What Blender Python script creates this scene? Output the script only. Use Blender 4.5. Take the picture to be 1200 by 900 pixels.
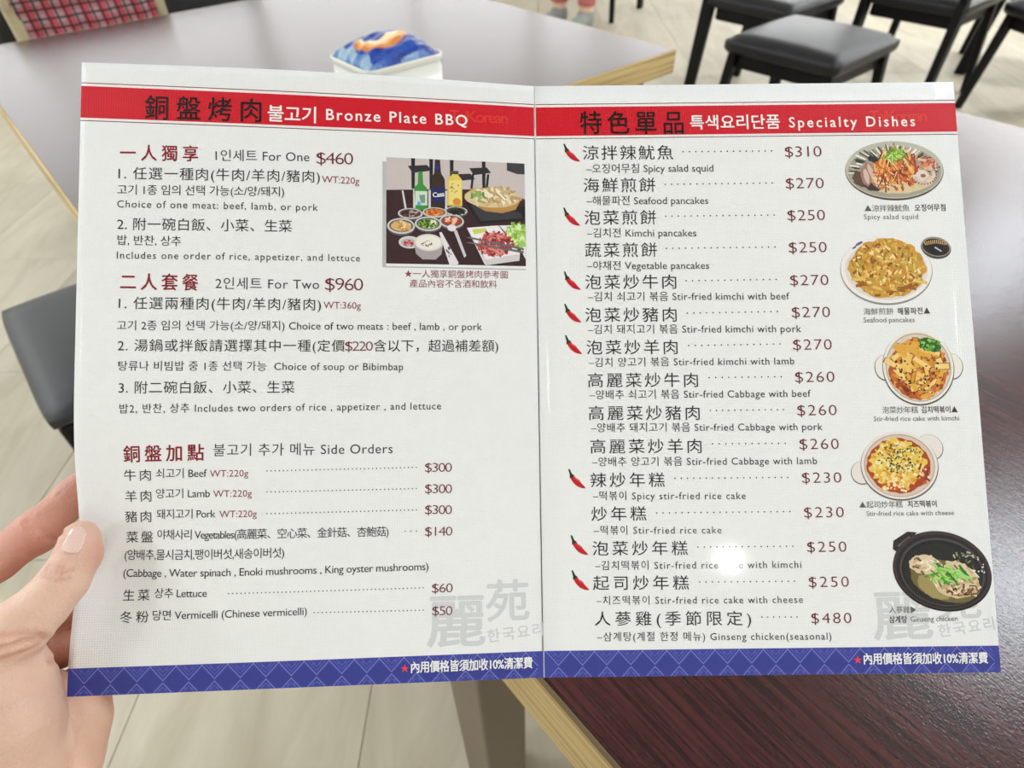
import bpy, bmesh, math, random
import numpy as np
from mathutils import Vector, Matrix

for o in list(bpy.data.objects): bpy.data.objects.remove(o, do_unlink=True)
scene = bpy.context.scene
COL = scene.collection

# ------------------------------------------------------------------ camera
CAM_H = 1.17
cam = bpy.data.cameras.new('camera'); camo = bpy.data.objects.new('camera', cam); COL.objects.link(camo)
RM = np.array([[0.75916311, 0.45852947, -0.4619763], [-0.65062094, 0.51376883, -0.55922624], [-0.01907269, 0.72511539, 0.68836321]])
camo.matrix_world = Matrix([list(RM[0]) + [0], list(RM[1]) + [0], list(RM[2]) + [CAM_H], [0, 0, 0, 1]])
cam.sensor_fit = 'HORIZONTAL'; cam.sensor_width = 36.0; cam.lens = 731.457 / 1200 * 36.0
cam.clip_start = 0.02; cam.clip_end = 60
cam.dof.use_dof = True; cam.dof.focus_distance = 0.292; cam.dof.aperture_fstop = 12.0
scene.camera = camo

# ------------------------------------------------------------------ world, colour management
world = bpy.data.worlds.new('room_air'); scene.world = world; world.use_nodes = True
world.node_tree.nodes['Background'].inputs[0].default_value = (1, 0.98, 0.95, 1)
world.node_tree.nodes['Background'].inputs[1].default_value = 0.3
ADDED_PANE_L = 8.6        # radiance of the added panes that the tabletops reflect
vs = scene.view_settings
vs.view_transform = 'Standard'; vs.look = 'None'; vs.gamma = 1.0; vs.use_curve_mapping = False
vs.exposure = -2.70
LAMP_W = 120.0          # watts of one ceiling panel
SPOT_W = 200.0           # watts of the small downlight behind the reader
CEIL = 2.8

# ------------------------------------------------------------------ helpers
def srgb(h):
    if isinstance(h, str):
        h = h.lstrip('#'); c = [int(h[i:i + 2], 16) / 255 for i in (0, 2, 4)]
    else: c = [x / 255 for x in h]
    return tuple((x / 12.92 if x <= .04045 else ((x + .055) / 1.055) ** 2.4) for x in c) + (1.0,)

def new_mat(name):
    m = bpy.data.materials.new(name); m.use_nodes = True
    nt = m.node_tree; b = nt.nodes['Principled BSDF']
    return m, nt, b
def N(nt, t, **kw):
    n = nt.nodes.new(t)
    for k, v in kw.items(): setattr(n, k, v)
    return n
def simple(name, col, rough=.5, metal=0., spec=.5, coat=0., noise=0., nscale=30., bump=0., bscale=200., coat_rough=.1):
    m, nt, b = new_mat(name)
    b.inputs['Base Color'].default_value = col; b.inputs['Roughness'].default_value = rough
    b.inputs['Metallic'].default_value = metal; b.inputs['Specular IOR Level'].default_value = spec
    b.inputs['Coat Weight'].default_value = coat; b.inputs['Coat Roughness'].default_value = coat_rough
    if noise or bump:
        tc = N(nt, 'ShaderNodeTexCoord')
    if noise:
        nz = N(nt, 'ShaderNodeTexNoise'); nz.inputs['Scale'].default_value = nscale; nz.inputs['Detail'].default_value = 5
        nt.links.new(tc.outputs['Object'], nz.inputs['Vector'])
        mx = N(nt, 'ShaderNodeMix', data_type='RGBA')
        mx.inputs['A'].default_value = tuple(max(0, c * (1 - noise)) for c in col[:3]) + (1,)
        mx.inputs['B'].default_value = tuple(min(1, c * (1 + noise)) for c in col[:3]) + (1,)
        nt.links.new(nz.outputs['Fac'], mx.inputs['Factor']); nt.links.new(mx.outputs['Result'], b.inputs['Base Color'])
    if bump:
        nb = N(nt, 'ShaderNodeTexNoise'); nb.inputs['Scale'].default_value = bscale; nb.inputs['Detail'].default_value = 3
        nt.links.new(tc.outputs['Object'], nb.inputs['Vector'])
        bp = N(nt, 'ShaderNodeBump'); bp.inputs['Strength'].default_value = bump; bp.inputs['Distance'].default_value = .002
        nt.links.new(nb.outputs['Fac'], bp.inputs['Height']); nt.links.new(bp.outputs['Normal'], b.inputs['Normal'])
    return m

def link(o, parent=None):
    COL.objects.link(o)
    if parent is not None: o.parent = parent
    return o
def mesh_obj(name, me, mat, parent=None, loc=None):
    o = bpy.data.objects.new(name, me)
    if mat is not None and len(me.materials) == 0: me.materials.append(mat)
    link(o, parent)
    if loc is not None: o.location = loc
    return o
def from_py(name, verts, faces, mat, parent=None, smooth=False, loc=None):
    me = bpy.data.meshes.new(name); me.from_pydata([tuple(v) for v in verts], [], faces); me.update()
    if smooth: me.polygons.foreach_set('use_smooth', [True] * len(me.polygons))
    return mesh_obj(name, me, mat, parent, loc)
def empty(name, loc, rz=0):
    o = bpy.data.objects.new(name, None); o.empty_display_size = .05; link(o)
    o.location = loc; o.rotation_euler = (0, 0, rz); return o
def tag(o, label=None, cat=None, group=None, kind=None):
    if label: o['label'] = label
    if cat: o['category'] = cat
    if group: o['group'] = group
    if kind: o['kind'] = kind
    return o
def bm_box(bm, c, s, bevel=0., seg=2, rot=None, taper=1.):
    r = bmesh.ops.create_cube(bm, size=1.0)['verts']
    for v in r:
        k = taper if v.co.z < 0 else 1.
        v.co = Vector((v.co.x * s[0] * k, v.co.y * s[1] * k, v.co.z * s[2]))
    if bevel:
        es = list({e for v in r for e in v.link_edges})
        g = bmesh.ops.bevel(bm, geom=es, offset=bevel, segments=seg, affect='EDGES', profile=.5)
        r = list({v for f in g['faces'] for v in f.verts} | {v for v in r if v.is_valid})
    if rot is not None: bmesh.ops.transform(bm, matrix=rot, verts=r)
    bmesh.ops.translate(bm, vec=c, verts=r)
def box(name, c, s, mat, parent=None, bevel=.003, seg=2, rot=None, taper=1., smooth=False):
    bm = bmesh.new(); bm_box(bm, c, s, bevel, seg, rot, taper)
    me = bpy.data.meshes.new(name); bm.to_mesh(me); bm.free()
    if smooth: me.polygons.foreach_set('use_smooth', [True] * len(me.polygons))
    return mesh_obj(name, me, mat, parent)
def copy_tree(o, parent=None):
    c = o.copy(); COL.objects.link(c)
    if parent is not None: c.parent = parent
    for ch in list(o.children): copy_tree(ch, c)
    return c

# signed distance modelling (for bodies and soft shapes)
def smin(a, b, k):
    h = np.maximum(k - np.abs(a - b), 0) / k
    return np.minimum(a, b) - h * h * k * .25
def cone(P, a, b, ra, rb):
    a = np.array(a, float); b = np.array(b, float); ba = b - a; l2 = max(ba @ ba, 1e-12)
    t = np.clip(((P - a) @ ba) / l2, 0, 1)
    d = P - a - t[..., None] * ba
    return np.sqrt((d * d).sum(-1)) - (ra + (rb - ra) * t)
def chain(P, pts, rs, k):
    d = None
    for i in range(len(pts) - 1):
        c = cone(P, pts[i], pts[i + 1], rs[i], rs[i + 1]); d = c if d is None else smin(d, c, k)
    return d
def surface_net(f, lo, hi, h):
    lo = np.array(lo, float); hi = np.array(hi, float)
    n = np.ceil((hi - lo) / h).astype(int) + 1
    ax = [lo[i] + h * np.arange(n[i]) for i in range(3)]
    F = np.empty(tuple(n), np.float32)
    for i in range(n[0]):
        Y, Z = np.meshgrid(ax[1], ax[2], indexing='ij')
        F[i] = f(np.stack([np.full_like(Y, ax[0][i]), Y, Z], -1))
    S = F < 0
    cnt = np.zeros(tuple(n - 1), np.int8)
    for dx in (0, 1):
        for dy in (0, 1):
            for dz in (0, 1): cnt += S[dx:n[0] - 1 + dx, dy:n[1] - 1 + dy, dz:n[2] - 1 + dz]
    I, J, K = np.nonzero((cnt > 0) & (cnt < 8))
    acc = np.zeros((len(I), 3)); w = np.zeros(len(I))
    cor = [(a, b, c) for a in (0, 1) for b in (0, 1) for c in (0, 1)]
    for a in cor:
        for axis in range(3):
            if a[axis]: continue
            b = list(a); b[axis] = 1
            fa = F[I + a[0], J + a[1], K + a[2]].astype(float); fb = F[I + b[0], J + b[1], K + b[2]].astype(float)
            m = (fa < 0) != (fb < 0)
            t = np.where(m, fa / np.where(m, fa - fb, 1), 0)
            p = np.array(a, float)[None, :].repeat(len(I), 0); p[:, axis] += t
            acc += p * m[:, None]; w += m
    V = (acc / w[:, None] + np.stack([I, J, K], 1)) * h + lo
    idx = -np.ones(tuple(n - 1), np.int64); idx[I, J, K] = np.arange(len(I))
    quads = []
    for axis in range(3):
        u, v = (axis + 1) % 3, (axis + 2) % 3
        sl0 = [slice(None)] * 3; sl1 = [slice(None)] * 3
        sl0[axis] = slice(0, -1); sl1[axis] = slice(1, None)
        D = S[tuple(sl0)] != S[tuple(sl1)]
        E = np.array(np.nonzero(D)).T
        ok = (E[:, u] > 0) & (E[:, v] > 0) & (E[:, u] < n[u] - 1) & (E[:, v] < n[v] - 1)
        E = E[ok]; ins = S[E[:, 0], E[:, 1], E[:, 2]]
        def q(du, dv):
            e = E.copy(); e[:, u] -= du; e[:, v] -= dv
            return idx[e[:, 0], e[:, 1], e[:, 2]]
        Q = np.stack([q(1, 1), q(0, 1), q(0, 0), q(1, 0)], 1)
        Q[~ins] = Q[~ins][:, ::-1]
        quads.append(Q)
    return V, np.concatenate(quads)
def sdf_obj(name, f, lo, hi, h, mat, parent=None, origin=(0, 0, 0), post=None):
    V, Q = surface_net(f, lo, hi, h)
    if post is not None: V = post(V)
    me = bpy.data.meshes.new(name); V = V - np.array(origin)
    me.from_pydata(V.tolist(), [], Q.tolist()); me.update()
    me.polygons.foreach_set('use_smooth', [True] * len(me.polygons))
    return mesh_obj(name, me, mat, parent)

# ------------------------------------------------------------------ materials of the setting and furniture
def wood_top_mat():
    m, nt, b = new_mat('dark_brown_laminate')
    tc = N(nt, 'ShaderNodeTexCoord'); mp = N(nt, 'ShaderNodeMapping'); mp.inputs['Scale'].default_value = (420, 12, 40)
    nt.links.new(tc.outputs['Object'], mp.inputs['Vector'])
    nz = N(nt, 'ShaderNodeTexNoise'); nz.inputs['Scale'].default_value = 1.; nz.inputs['Detail'].default_value = 6; nz.inputs['Distortion'].default_value = .4
    nt.links.new(mp.outputs['Vector'], nz.inputs['Vector'])
    r = N(nt, 'ShaderNodeValToRGB'); e = r.color_ramp.elements
    e[0].position = .36; e[0].color = srgb('#200b0b'); e[1].position = .66; e[1].color = srgb('#4c2120')
    nt.links.new(nz.outputs['Fac'], r.inputs['Fac']); nt.links.new(r.outputs['Color'], b.inputs['Base Color'])
    b.inputs['Roughness'].default_value = .17; b.inputs['Specular IOR Level'].default_value = .58
    n2 = N(nt, 'ShaderNodeTexNoise'); n2.inputs['Scale'].default_value = 650; n2.inputs['Detail'].default_value = 2
    nt.links.new(tc.outputs['Object'], n2.inputs['Vector'])
    ad = N(nt, 'ShaderNodeMath', operation='MULTIPLY_ADD'); ad.inputs[1].default_value = .15
    nt.links.new(nz.outputs['Fac'], ad.inputs[0]); nt.links.new(n2.outputs['Fac'], ad.inputs[2])
    bp = N(nt, 'ShaderNodeBump'); bp.inputs['Strength'].default_value = .24; bp.inputs['Distance'].default_value = .0006
    nt.links.new(ad.outputs[0], bp.inputs['Height']); nt.links.new(bp.outputs['Normal'], b.inputs['Normal'])
    return m
def band_mat():
    m, nt, b = new_mat('pale_wood_edge_band')
    tc = N(nt, 'ShaderNodeTexCoord'); mp = N(nt, 'ShaderNodeMapping'); mp.inputs['Scale'].default_value = (3, 3, 300)
    nt.links.new(tc.outputs['Object'], mp.inputs['Vector'])
    nz = N(nt, 'ShaderNodeTexNoise'); nz.inputs['Scale'].default_value = 1.; nz.inputs['Detail'].default_value = 5; nz.inputs['Distortion'].default_value = .8
    nt.links.new(mp.outputs['Vector'], nz.inputs['Vector'])
    r = N(nt, 'ShaderNodeValToRGB'); e = r.color_ramp.elements
    e[0].position = .36; e[0].color = srgb('#5f4c2c'); e[1].position = .6; e[1].color = srgb('#c2a973')
    x = r.color_ramp.elements.new(.45); x.color = srgb('#a88f5d')
    nt.links.new(nz.outputs['Fac'], r.inputs['Fac']); nt.links.new(r.outputs['Color'], b.inputs['Base Color'])
    b.inputs['Roughness'].default_value = .5
    return m
def plank_mat():
    m, nt, b = new_mat('pale_floor_board')
    tc = N(nt, 'ShaderNodeTexCoord'); oi = N(nt, 'ShaderNodeObjectInfo')
    cx = N(nt, 'ShaderNodeCombineXYZ'); ml = N(nt, 'ShaderNodeMath', operation='MULTIPLY'); ml.inputs[1].default_value = 37.
    nt.links.new(oi.outputs['Random'], ml.inputs[0]); nt.links.new(ml.outputs[0], cx.inputs['X']); nt.links.new(ml.outputs[0], cx.inputs['Z'])
    ad = N(nt, 'ShaderNodeVectorMath', operation='ADD'); nt.links.new(tc.outputs['Object'], ad.inputs[0]); nt.links.new(cx.outputs[0], ad.inputs[1])
    mp = N(nt, 'ShaderNodeMapping'); mp.inputs['Scale'].default_value = (2.2, 9, 1); nt.links.new(ad.outputs[0], mp.inputs['Vector'])
    nz = N(nt, 'ShaderNodeTexNoise'); nz.inputs['Scale'].default_value = 1.; nz.inputs['Detail'].default_value = 7; nz.inputs['Distortion'].default_value = 1.2; nz.inputs['Roughness'].default_value = .62
    nt.links.new(mp.outputs['Vector'], nz.inputs['Vector'])
    r = N(nt, 'ShaderNodeValToRGB'); e = r.color_ramp.elements
    e[0].position = .28; e[0].color = srgb('#a59b86'); e[1].position = .7; e[1].color = srgb('#beb5a2')
    nt.links.new(nz.outputs['Fac'], r.inputs['Fac'])
    hs = N(nt, 'ShaderNodeHueSaturation'); mr = N(nt, 'ShaderNodeMapRange'); mr.inputs['To Min'].default_value = .92; mr.inputs['To Max'].default_value = 1.06
    nt.links.new(oi.outputs['Random'], mr.inputs['Value']); nt.links.new(mr.outputs[0], hs.inputs['Value']); nt.links.new(r.outputs['Color'], hs.inputs['Color'])
    nt.links.new(hs.outputs[0], b.inputs['Base Color']); b.inputs['Roughness'].default_value = .5; b.inputs['Specular IOR Level'].default_value = .18
    return m
M_TOP = wood_top_mat(); M_BAND = band_mat(); M_PLANK = plank_mat()
M_LEG = simple('taupe_metal', srgb('#6d6152'), .5, 0, .4, noise=.08, nscale=60)
M_BLACKWOOD = simple('black_stained_wood', srgb('#0b0a0c'), .42, 0, .2, noise=.25, nscale=40, bump=.1, bscale=300)
M_LEATHER = simple('black_leatherette', srgb('#131216'), .36, 0, .4, noise=.12, nscale=25, bump=.35, bscale=420)
M_LEATHER_GREY = simple('charcoal_leatherette', srgb('#28292b'), .42, 0, .35, noise=.1, nscale=18, bump=.3, bscale=420)
M_WALL = simple('white_wall_paint', srgb('#e9e5dc'), .8, noise=.03, nscale=3)
M_TAUPE = simple('taupe_wall_paint', srgb('#8f8980'), .8, noise=.03, nscale=3)
M_CEIL = simple('pale_grey_ceiling_paint', srgb('#d6d6d6'), .85, noise=.02, nscale=3)
M_TRIM = simple('grey_baseboard_paint', srgb('#8c857a'), .6, noise=.05, nscale=8)

# ------------------------------------------------------------------ room shell
X0, X1, Y0, Y1 = -3.4, 7.2, -4.6, 5.0
fl = box('floor', ((X0 + X1) / 2, (Y0 + Y1) / 2, -.062), (X1 - X0, Y1 - Y0, .1), M_PLANK, bevel=0); tag(fl, kind='structure')
ce = box('ceiling', ((X0 + X1) / 2, (Y0 + Y1) / 2, CEIL + .05), (X1 - X0, Y1 - Y0, .1), M_CEIL, bevel=0); tag(ce, kind='structure')
for nm, c, s in (('far', ((X0 + X1) / 2, Y1 + .05, 1.4), (X1 - X0 + .2, .1, 3.0)), ('near', ((X0 + X1) / 2, Y0 - .05, 1.4), (X1 - X0 + .2, .1, 3.0)),
                 ('left', (X0 - .05, (Y0 + Y1) / 2, 1.4), (.1, Y1 - Y0, 3.0)), ('right', (X1 + .05, (Y0 + Y1) / 2, 1.4), (.1, Y1 - Y0, 3.0))):
    tag(box('wall_' + nm, c, s, M_WALL, bevel=0), kind='structure')
for nm, c, s in (('far', ((X0 + X1) / 2, Y1 - .008, .05), (X1 - X0, .016, .1)), ('right', (X1 - .008, (Y0 + Y1) / 2, .05), (.016, Y1 - Y0 - .04, .1)),
                 ('left', (X0 + .008, (Y0 + Y1) / 2, .05), (.016, Y1 - Y0 - .04, .1)), ('near', ((X0 + X1) / 2, Y0 + .008, .05), (X1 - X0, .016, .1))):
    tag(box('baseboard_' + nm, c, s, M_TRIM, bevel=.003), kind='structure')

# floor boards laid diagonally to the tables, each a piece of its own
PL, PWD = 1.8, .42
bm = bmesh.new(); bm_box(bm, (0, 0, -.006), (PL - .0015, PWD - .0015, .012), 0)
top = [f for f in bm.faces if f.normal.z > .9]
g = bmesh.ops.inset_region(bm, faces=top, thickness=.0008, depth=.0)
for f in g['faces']:
    pass
for v in bm.verts:
    if v.co.z > -.001 and (abs(v.co.x) > (PL - .0015) / 2 - 1e-4 or abs(v.co.y) > (PWD - .0015) / 2 - 1e-4): v.co.z -= .0006
plank_me = bpy.data.meshes.new('floor_board'); bm.to_mesh(plank_me); bm.free(); plank_me.materials.append(M_PLANK)
ANG = math.radians(49)
ca, sa = math.cos(ANG), math.sin(ANG)
cells = []
for j in range(-40, 60):
    for i in range(-12, 14):
        lx = i * PL + (j % 3) * PL / 3 + .4; ly = j * PWD + .07
        x, y = lx * ca - ly * sa, lx * sa + ly * ca
        # keep boards wholly inside the room and in the stretch of floor the photograph looks at
        ext = PL / 2 * .78 + .2
        if not (X0 + ext < x < X1 - ext and Y0 + ext < y < Y1 - ext): continue
        q = RM.T @ np.array([x, y, -CAM_H]); dep = -q[2]
        if dep < .15: continue
        px, py = 600 + 731 * q[0] / dep, 450 - 731 * q[1] / dep
        mg = 731 * .95 / dep
        if -mg < px < 1200 + mg and -mg < py < 900 + mg: cells.append((math.hypot(x, y), x, y))
cells.sort()
for d, x, y in cells[:300]:
    o = bpy.data.objects.new('floor_board', plank_me); link(o, fl); o.location = (x, y, 0); o.rotation_euler = (0, 0, ANG)
    o['kind'] = 'structure'

# unseen glowing windows, added on far and right walls for the tabletop reflections
M_ADDED_FRAME = simple('pale_added_frame', srgb('#cfcdc6'), .5, noise=.03)
def emit_mat(name, col, s):
    m, nt, b = new_mat(name); b.inputs['Base Color'].default_value = col
    b.inputs['Emission Color'].default_value = col; b.inputs['Emission Strength'].default_value = s; return m
M_GLOW_PANE = emit_mat('added_pane_glow', (.96, .985, 1, 1), ADDED_PANE_L)
M_GLOW_PANE_RIGHT = emit_mat('added_pane_glow_strong', (.97, .99, 1, 1), ADDED_PANE_L * 2.8)  # added right wall panes, glowing stronger to whiten the near table's glare
wn = 0
for wall, lo_, hi_, cnt in (('far', X0 + .02, X1 - .08, 4), ('right', -3.2, Y1 - .08, 4)):
    W2, H2 = (hi_ - lo_) / cnt, 1.8
    bm = bmesh.new()
    for s in (-1, 1):
        bm_box(bm, (s * (W2 / 2 - .015), -.03, 0), (.03, .06, H2), .004); bm_box(bm, (0, -.03, s * (H2 / 2 - .02)), (W2 - .06, .06, .04), .004)
    bm_box(bm, (0, -.03, 0), (.03, .05, H2 - .08), .004)
    wf_me = bpy.data.meshes.new('window_frame'); bm.to_mesh(wf_me); bm.free()
    for k in range(cnt):
        wn += 1; c = lo_ + W2 * (k + .5)
        w = empty('window_%d' % wn, (c, Y1, 1.88) if wall == 'far' else (X1, c, 1.88), 0 if wall == 'far' else -math.pi / 2); tag(w, kind='structure')
        mesh_obj('window_frame', wf_me, M_ADDED_FRAME, w)
        pw = (W2 - .09) / 2
        for s in (-1, 1): box('glow_pane', (s * (pw / 2 + .015), -.02, 0), (pw, .012, H2 - .08), M_GLOW_PANE if wall == 'far' else M_GLOW_PANE_RIGHT, w, bevel=0)

# ceiling lights: a grid of square panels, others added for the menu, one small downlight behind the reader
M_FRAME = simple('white_lamp_frame', srgb('#f4f4f2'), .5, noise=.02)
M_DIFF = emit_mat('lit_lamp_diffuser', (1, .99, .965, 1), 1.0)
proto = None
ga, gb = np.array([2.5, 1.02]), np.array([-1.02, 2.5]); gang = math.atan2(1.02, 2.5)
spots = [np.array([2.42, -.35]) + i * ga + j * gb for i in range(-4, 5) for j in (-2, 0, 2)]
spots = [q for q in spots if X0 + .6 < q[0] < X1 - .6 and -1.2 < q[1] < Y1 - .6]
spots += [np.array(q) for q in ((-2.6, .9), (-1.3, 2.2), (-2.7, 3.4), (2.1, -2.6), (-2.8, -3.9), (3.4, -3.9))]  # panels added off the grid to brighten the menu pages
for p in spots:
    if True:
        if proto is None:
            proto = empty('ceiling_light', (0, 0, 0))
            bm = bmesh.new()
            for sx in (-1, 1): bm_box(bm, (sx * .305, 0, .0), (.03, .64, .03), .003)
            for sy in (-1, 1): bm_box(bm, (0, sy * .305, .0), (.58, .03, .03), .003)
            me = bpy.data.meshes.new('frame'); bm.to_mesh(me); bm.free(); mesh_obj('frame', me, M_FRAME, proto)
            box('diffuser', (0, 0, .008), (.58, .58, .008), M_DIFF, proto, bevel=0)
            tag(proto, 'unseen square white ceiling light panel set in the white ceiling', 'ceiling light', 'square ceiling light panels in a grid'); t = proto
        else: t = copy_tree(proto)
        t.location = (p[0], p[1], CEIL - .016); t.rotation_euler = (0, 0, gang)
        L = bpy.data.lights.new('panel_glow', 'AREA'); L.shape = 'SQUARE'; L.size = .57; L.energy = LAMP_W * (2.2 if p[0] > 1.5 and -1 < p[1] < 1.2 else 1.); L.color = (.85, .925, 1)
        lo = bpy.data.objects.new('panel_glow', L); link(lo, t); lo.location = (0, 0, -.012)
SP = Vector((-.60, -2.39, CEIL))
dl = empty('downlight', SP)
tag(dl, 'small round downlight in the ceiling behind the reader', 'downlight')
bm = bmesh.new(); bmesh.ops.create_cone(bm, cap_ends=True, segments=32, radius1=.09, radius2=.11, depth=.03)
me = bpy.data.meshes.new('trim_ring'); bm.to_mesh(me); bm.free(); o = mesh_obj('trim_ring', me, M_FRAME, dl); o.location = (0, 0, -.015)
bm = bmesh.new(); bmesh.ops.create_uvsphere(bm, u_segments=20, v_segments=12, radius=.045)
me = bpy.data.meshes.new('bulb'); bm.to_mesh(me); bm.free(); o = mesh_obj('bulb', me, M_DIFF, dl); o.location = (0, 0, -.035)
L = bpy.data.lights.new('bulb_glow', 'POINT'); L.energy = SPOT_W; L.shadow_soft_size = .05; L.color = (1, .98, .95)
lo = bpy.data.objects.new('bulb_glow', L); link(lo, dl); lo.location = (0, 0, -.09)

# ------------------------------------------------------------------ tables
def table(name, x0, x1, y0, y1, top, thick, label, leg_in=(.043, .043), leg_w=.08):
    t = empty(name, ((x0 + x1) / 2, (y0 + y1) / 2, 0)); tag(t, label, 'table', 'dark brown dining tables')
    w, d = x1 - x0, y1 - y0; b = .004
    box('tabletop', (0, 0, top - thick / 2), (w - 2 * b, d - 2 * b, thick), M_TOP, t, bevel=0)
    for s in (-1, 1):
        box('edge_band', (s * (w / 2 - b / 2), 0, top - thick / 2), (b, d, thick), M_BAND, t, bevel=.0012, seg=2)
        box('edge_band', (0, s * (d / 2 - b / 2), top - thick / 2), (w - 2 * b, b, thick), M_BAND, t, bevel=.0012, seg=2)
    zt = top - thick
    for sx in (-1, 1):
        for sy in (-1, 1):
            lg = empty_leg = box('leg', (sx * (w / 2 - leg_in[0] - leg_w / 2), sy * (d / 2 - leg_in[1] - leg_w / 2), zt / 2), (leg_w, leg_w, zt), M_LEG, t, bevel=.004)
            box('foot_cap', (sx * (w / 2 - leg_in[0] - leg_w / 2), sy * (d / 2 - leg_in[1] - leg_w / 2), .006), (leg_w + .004, leg_w + .004, .012), M_BLACKWOOD, lg, bevel=.002)
    for s in (-1, 1):
        box('apron', (0, s * (d / 2 - leg_in[1] - leg_w / 2), zt - .025), (w - 2 * leg_in[0] - 2 * leg_w, .03, .05), M_LEG, t, bevel=.002)
        box('apron', (s * (w / 2 - leg_in[0] - leg_w / 2), 0, zt - .025), (.03, d - 2 * leg_in[1] - 2 * leg_w, .05), M_LEG, t, bevel=.002)
    return t
table('dining_table', .112, 1.316, -.755, .392, .75, .078, 'dark brown laminate dining table with pale wood edge under the menu', (.014, .105), .066)
table('dining_table', .050, 1.251, .914, 2.07, .75, .048, 'dining table behind the menu carrying the white tissue box')

# ------------------------------------------------------------------ chairs and stools
def cushion_me(w, d, h, puff=.018, n=14, r=.03):
    vs_, fs = [], []
    for i in range(n + 1):
        for j in range(n + 1):
            a, b = 2 * i / n - 1, 2 * j / n - 1
            # rounded square outline
            k = 1 - .022 * (a * a * b * b) ** 3
            e = max(abs(a), abs(b))
            z = h - r * max(0, (e - .82) / .18) ** 2 * .6 + puff * (1 - a * a) * (1 - b * b)
            vs_.append((a * k * w / 2, b * k * d / 2, z))
    def I(i, j): return i * (n + 1) + j
    for i in range(n):
        for j in range(n): fs.append((I(i, j), I(i + 1, j), I(i + 1, j + 1), I(i, j + 1)))
    ring = [I(i, 0) for i in range(n + 1)] + [I(n, j) for j in range(1, n + 1)] + [I(i, n) for i in range(n - 1, -1, -1)] + [I(0, j) for j in range(n - 1, 0, -1)]
    prev = ring
    for zz, sc in ((h * .55, 1.012), (h * .2, 1.006), (0, .97)):
        cur = []
        for q in ring:
            v = vs_[q]; cur.append(len(vs_)); vs_.append((v[0] * sc, v[1] * sc, zz))
        for q in range(len(ring)):
            p = (q + 1) % len(ring); fs.append((prev[p], prev[q], cur[q], cur[p]))
        prev = cur
    fs.append(tuple(prev[::-1]))
    me = bpy.data.meshes.new('seat'); me.from_pydata(vs_, [], fs); me.update()
    me.polygons.foreach_set('use_smooth', [True] * len(me.polygons)); return me
def slanted(name, a, b, s, mat, parent, taper=1.):
    a, b = Vector(a), Vector(b); d = b - a
    R = d.to_track_quat('Z', 'Y').to_matrix().to_4x4()
    # keep the section square to the chair
    z = d.normalized(); x = Vector((1, 0, 0)); x = (x - z * x.dot(z)).normalized(); y = z.cross(x)
    R = Matrix((x, y, z)).transposed().to_4x4()
    return box(name, (a + b) / 2, (s[0], s[1], d.length), mat, parent, bevel=.004, rot=R, taper=taper)
def chair(name, x, y, rz, label, w=.45, d=.46, back=True, cat='chair', splay=.03, group='black chairs and stools around the tables'):
    t = empty(name, (x, y, 0), rz); tag(t, label, cat, group)
    s = mesh_obj('seat', cushion_me(w, d, .062), M_LEATHER, t); s.location = (0, 0, .412)
    zt = .412
    for sx in (-1, 1):
        slanted('leg', (sx * (w / 2 - .03 + splay), -d / 2 + .03 - splay, 0), (sx * (w / 2 - .035), -d / 2 + .035, zt), (.036, .036), M_BLACKWOOD, t, .8)
        if back:
            slanted('back_leg', (sx * (w / 2 - .02), d / 2 - .0 + splay, 0), (sx * (w / 2 - .02), d / 2 - .012, .46), (.036, .062), M_BLACKWOOD, t, .85)
            slanted('back_post', (sx * (w / 2 - .02), d / 2 - .012, .452), (sx * (w / 2 - .02), d / 2 + .085, .86), (.034, .05), M_BLACKWOOD, t)
        else:
            slanted('leg', (sx * (w / 2 - .03 + splay), d / 2 - .03 + splay, 0), (sx * (w / 2 - .035), d / 2 - .035, zt), (.036, .036), M_BLACKWOOD, t, .8)
        box('apron', (sx * (w / 2 - .045), 0, zt - .028), (.02, d - .1, .056), M_BLACKWOOD, t, bevel=.002)
    for sy in (-1, 1):
        box('apron', (0, sy * (d / 2 - .045), zt - .028), (w - .1, .02, .056), M_BLACKWOOD, t, bevel=.002)
    if back:
        for z0, hh in ((.82, .07), (.62, .045)):
            yy = d / 2 - .012 + .097 * (z0 - .452) / .408
            box('back_rail', (0, yy, z0), (w - .075, .02, hh), M_BLACKWOOD, t, bevel=.004)
        for k in range(-2, 3):
            slanted('back_slat', (k * .07, d / 2 + .03, .635), (k * .07, d / 2 + .073, .79), (.022, .012), M_BLACKWOOD, t)
    return t
chair('stool', 2.60, 1.275, 0, 'black backless stool with padded leather seat beyond the menu top edge', w=.47, d=.47, back=False, cat='stool')
chair('dining_chair', 3.125, 1.765, 0, 'black chair with shiny padded seat, behind the backless stool', w=.46, d=.45)
chair('dining_chair', 3.71, 1.29, math.pi / 2, 'black chair with broad back leg, top right corner, nearest the right page', w=.46, d=.47)
chair('dining_chair', 3.78, .69, math.radians(-121), 'black chair at the far right edge, just beyond the dark table corner', w=.44, d=.44)
chair('dining_chair', 4.50, 1.02, .33, 'black chair farthest back at the right edge, behind the broad legged chair', w=.45, d=.45)

# box stool pushed against the left side of the far table
bs = empty('box_stool', (.086, 1.213, 0)); tag(bs, 'charcoal padded box stool left of the menu, above the hand', 'stool')
s = mesh_obj('seat', cushion_me(.44, .405, .036, .012, r=.018), M_LEATHER_GREY, bs); s.location = (0, 0, .424)
box('body', (0, 0, .2165), (.428, .394, .417), M_BLACKWOOD, bs, bevel=.01)
for sx in (-1, 1):
    for sy in (-1, 1): box('foot', (sx * .15, sy * .14, .005), (.05, .05, .01), M_BLACKWOOD, bs, bevel=.002)

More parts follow.
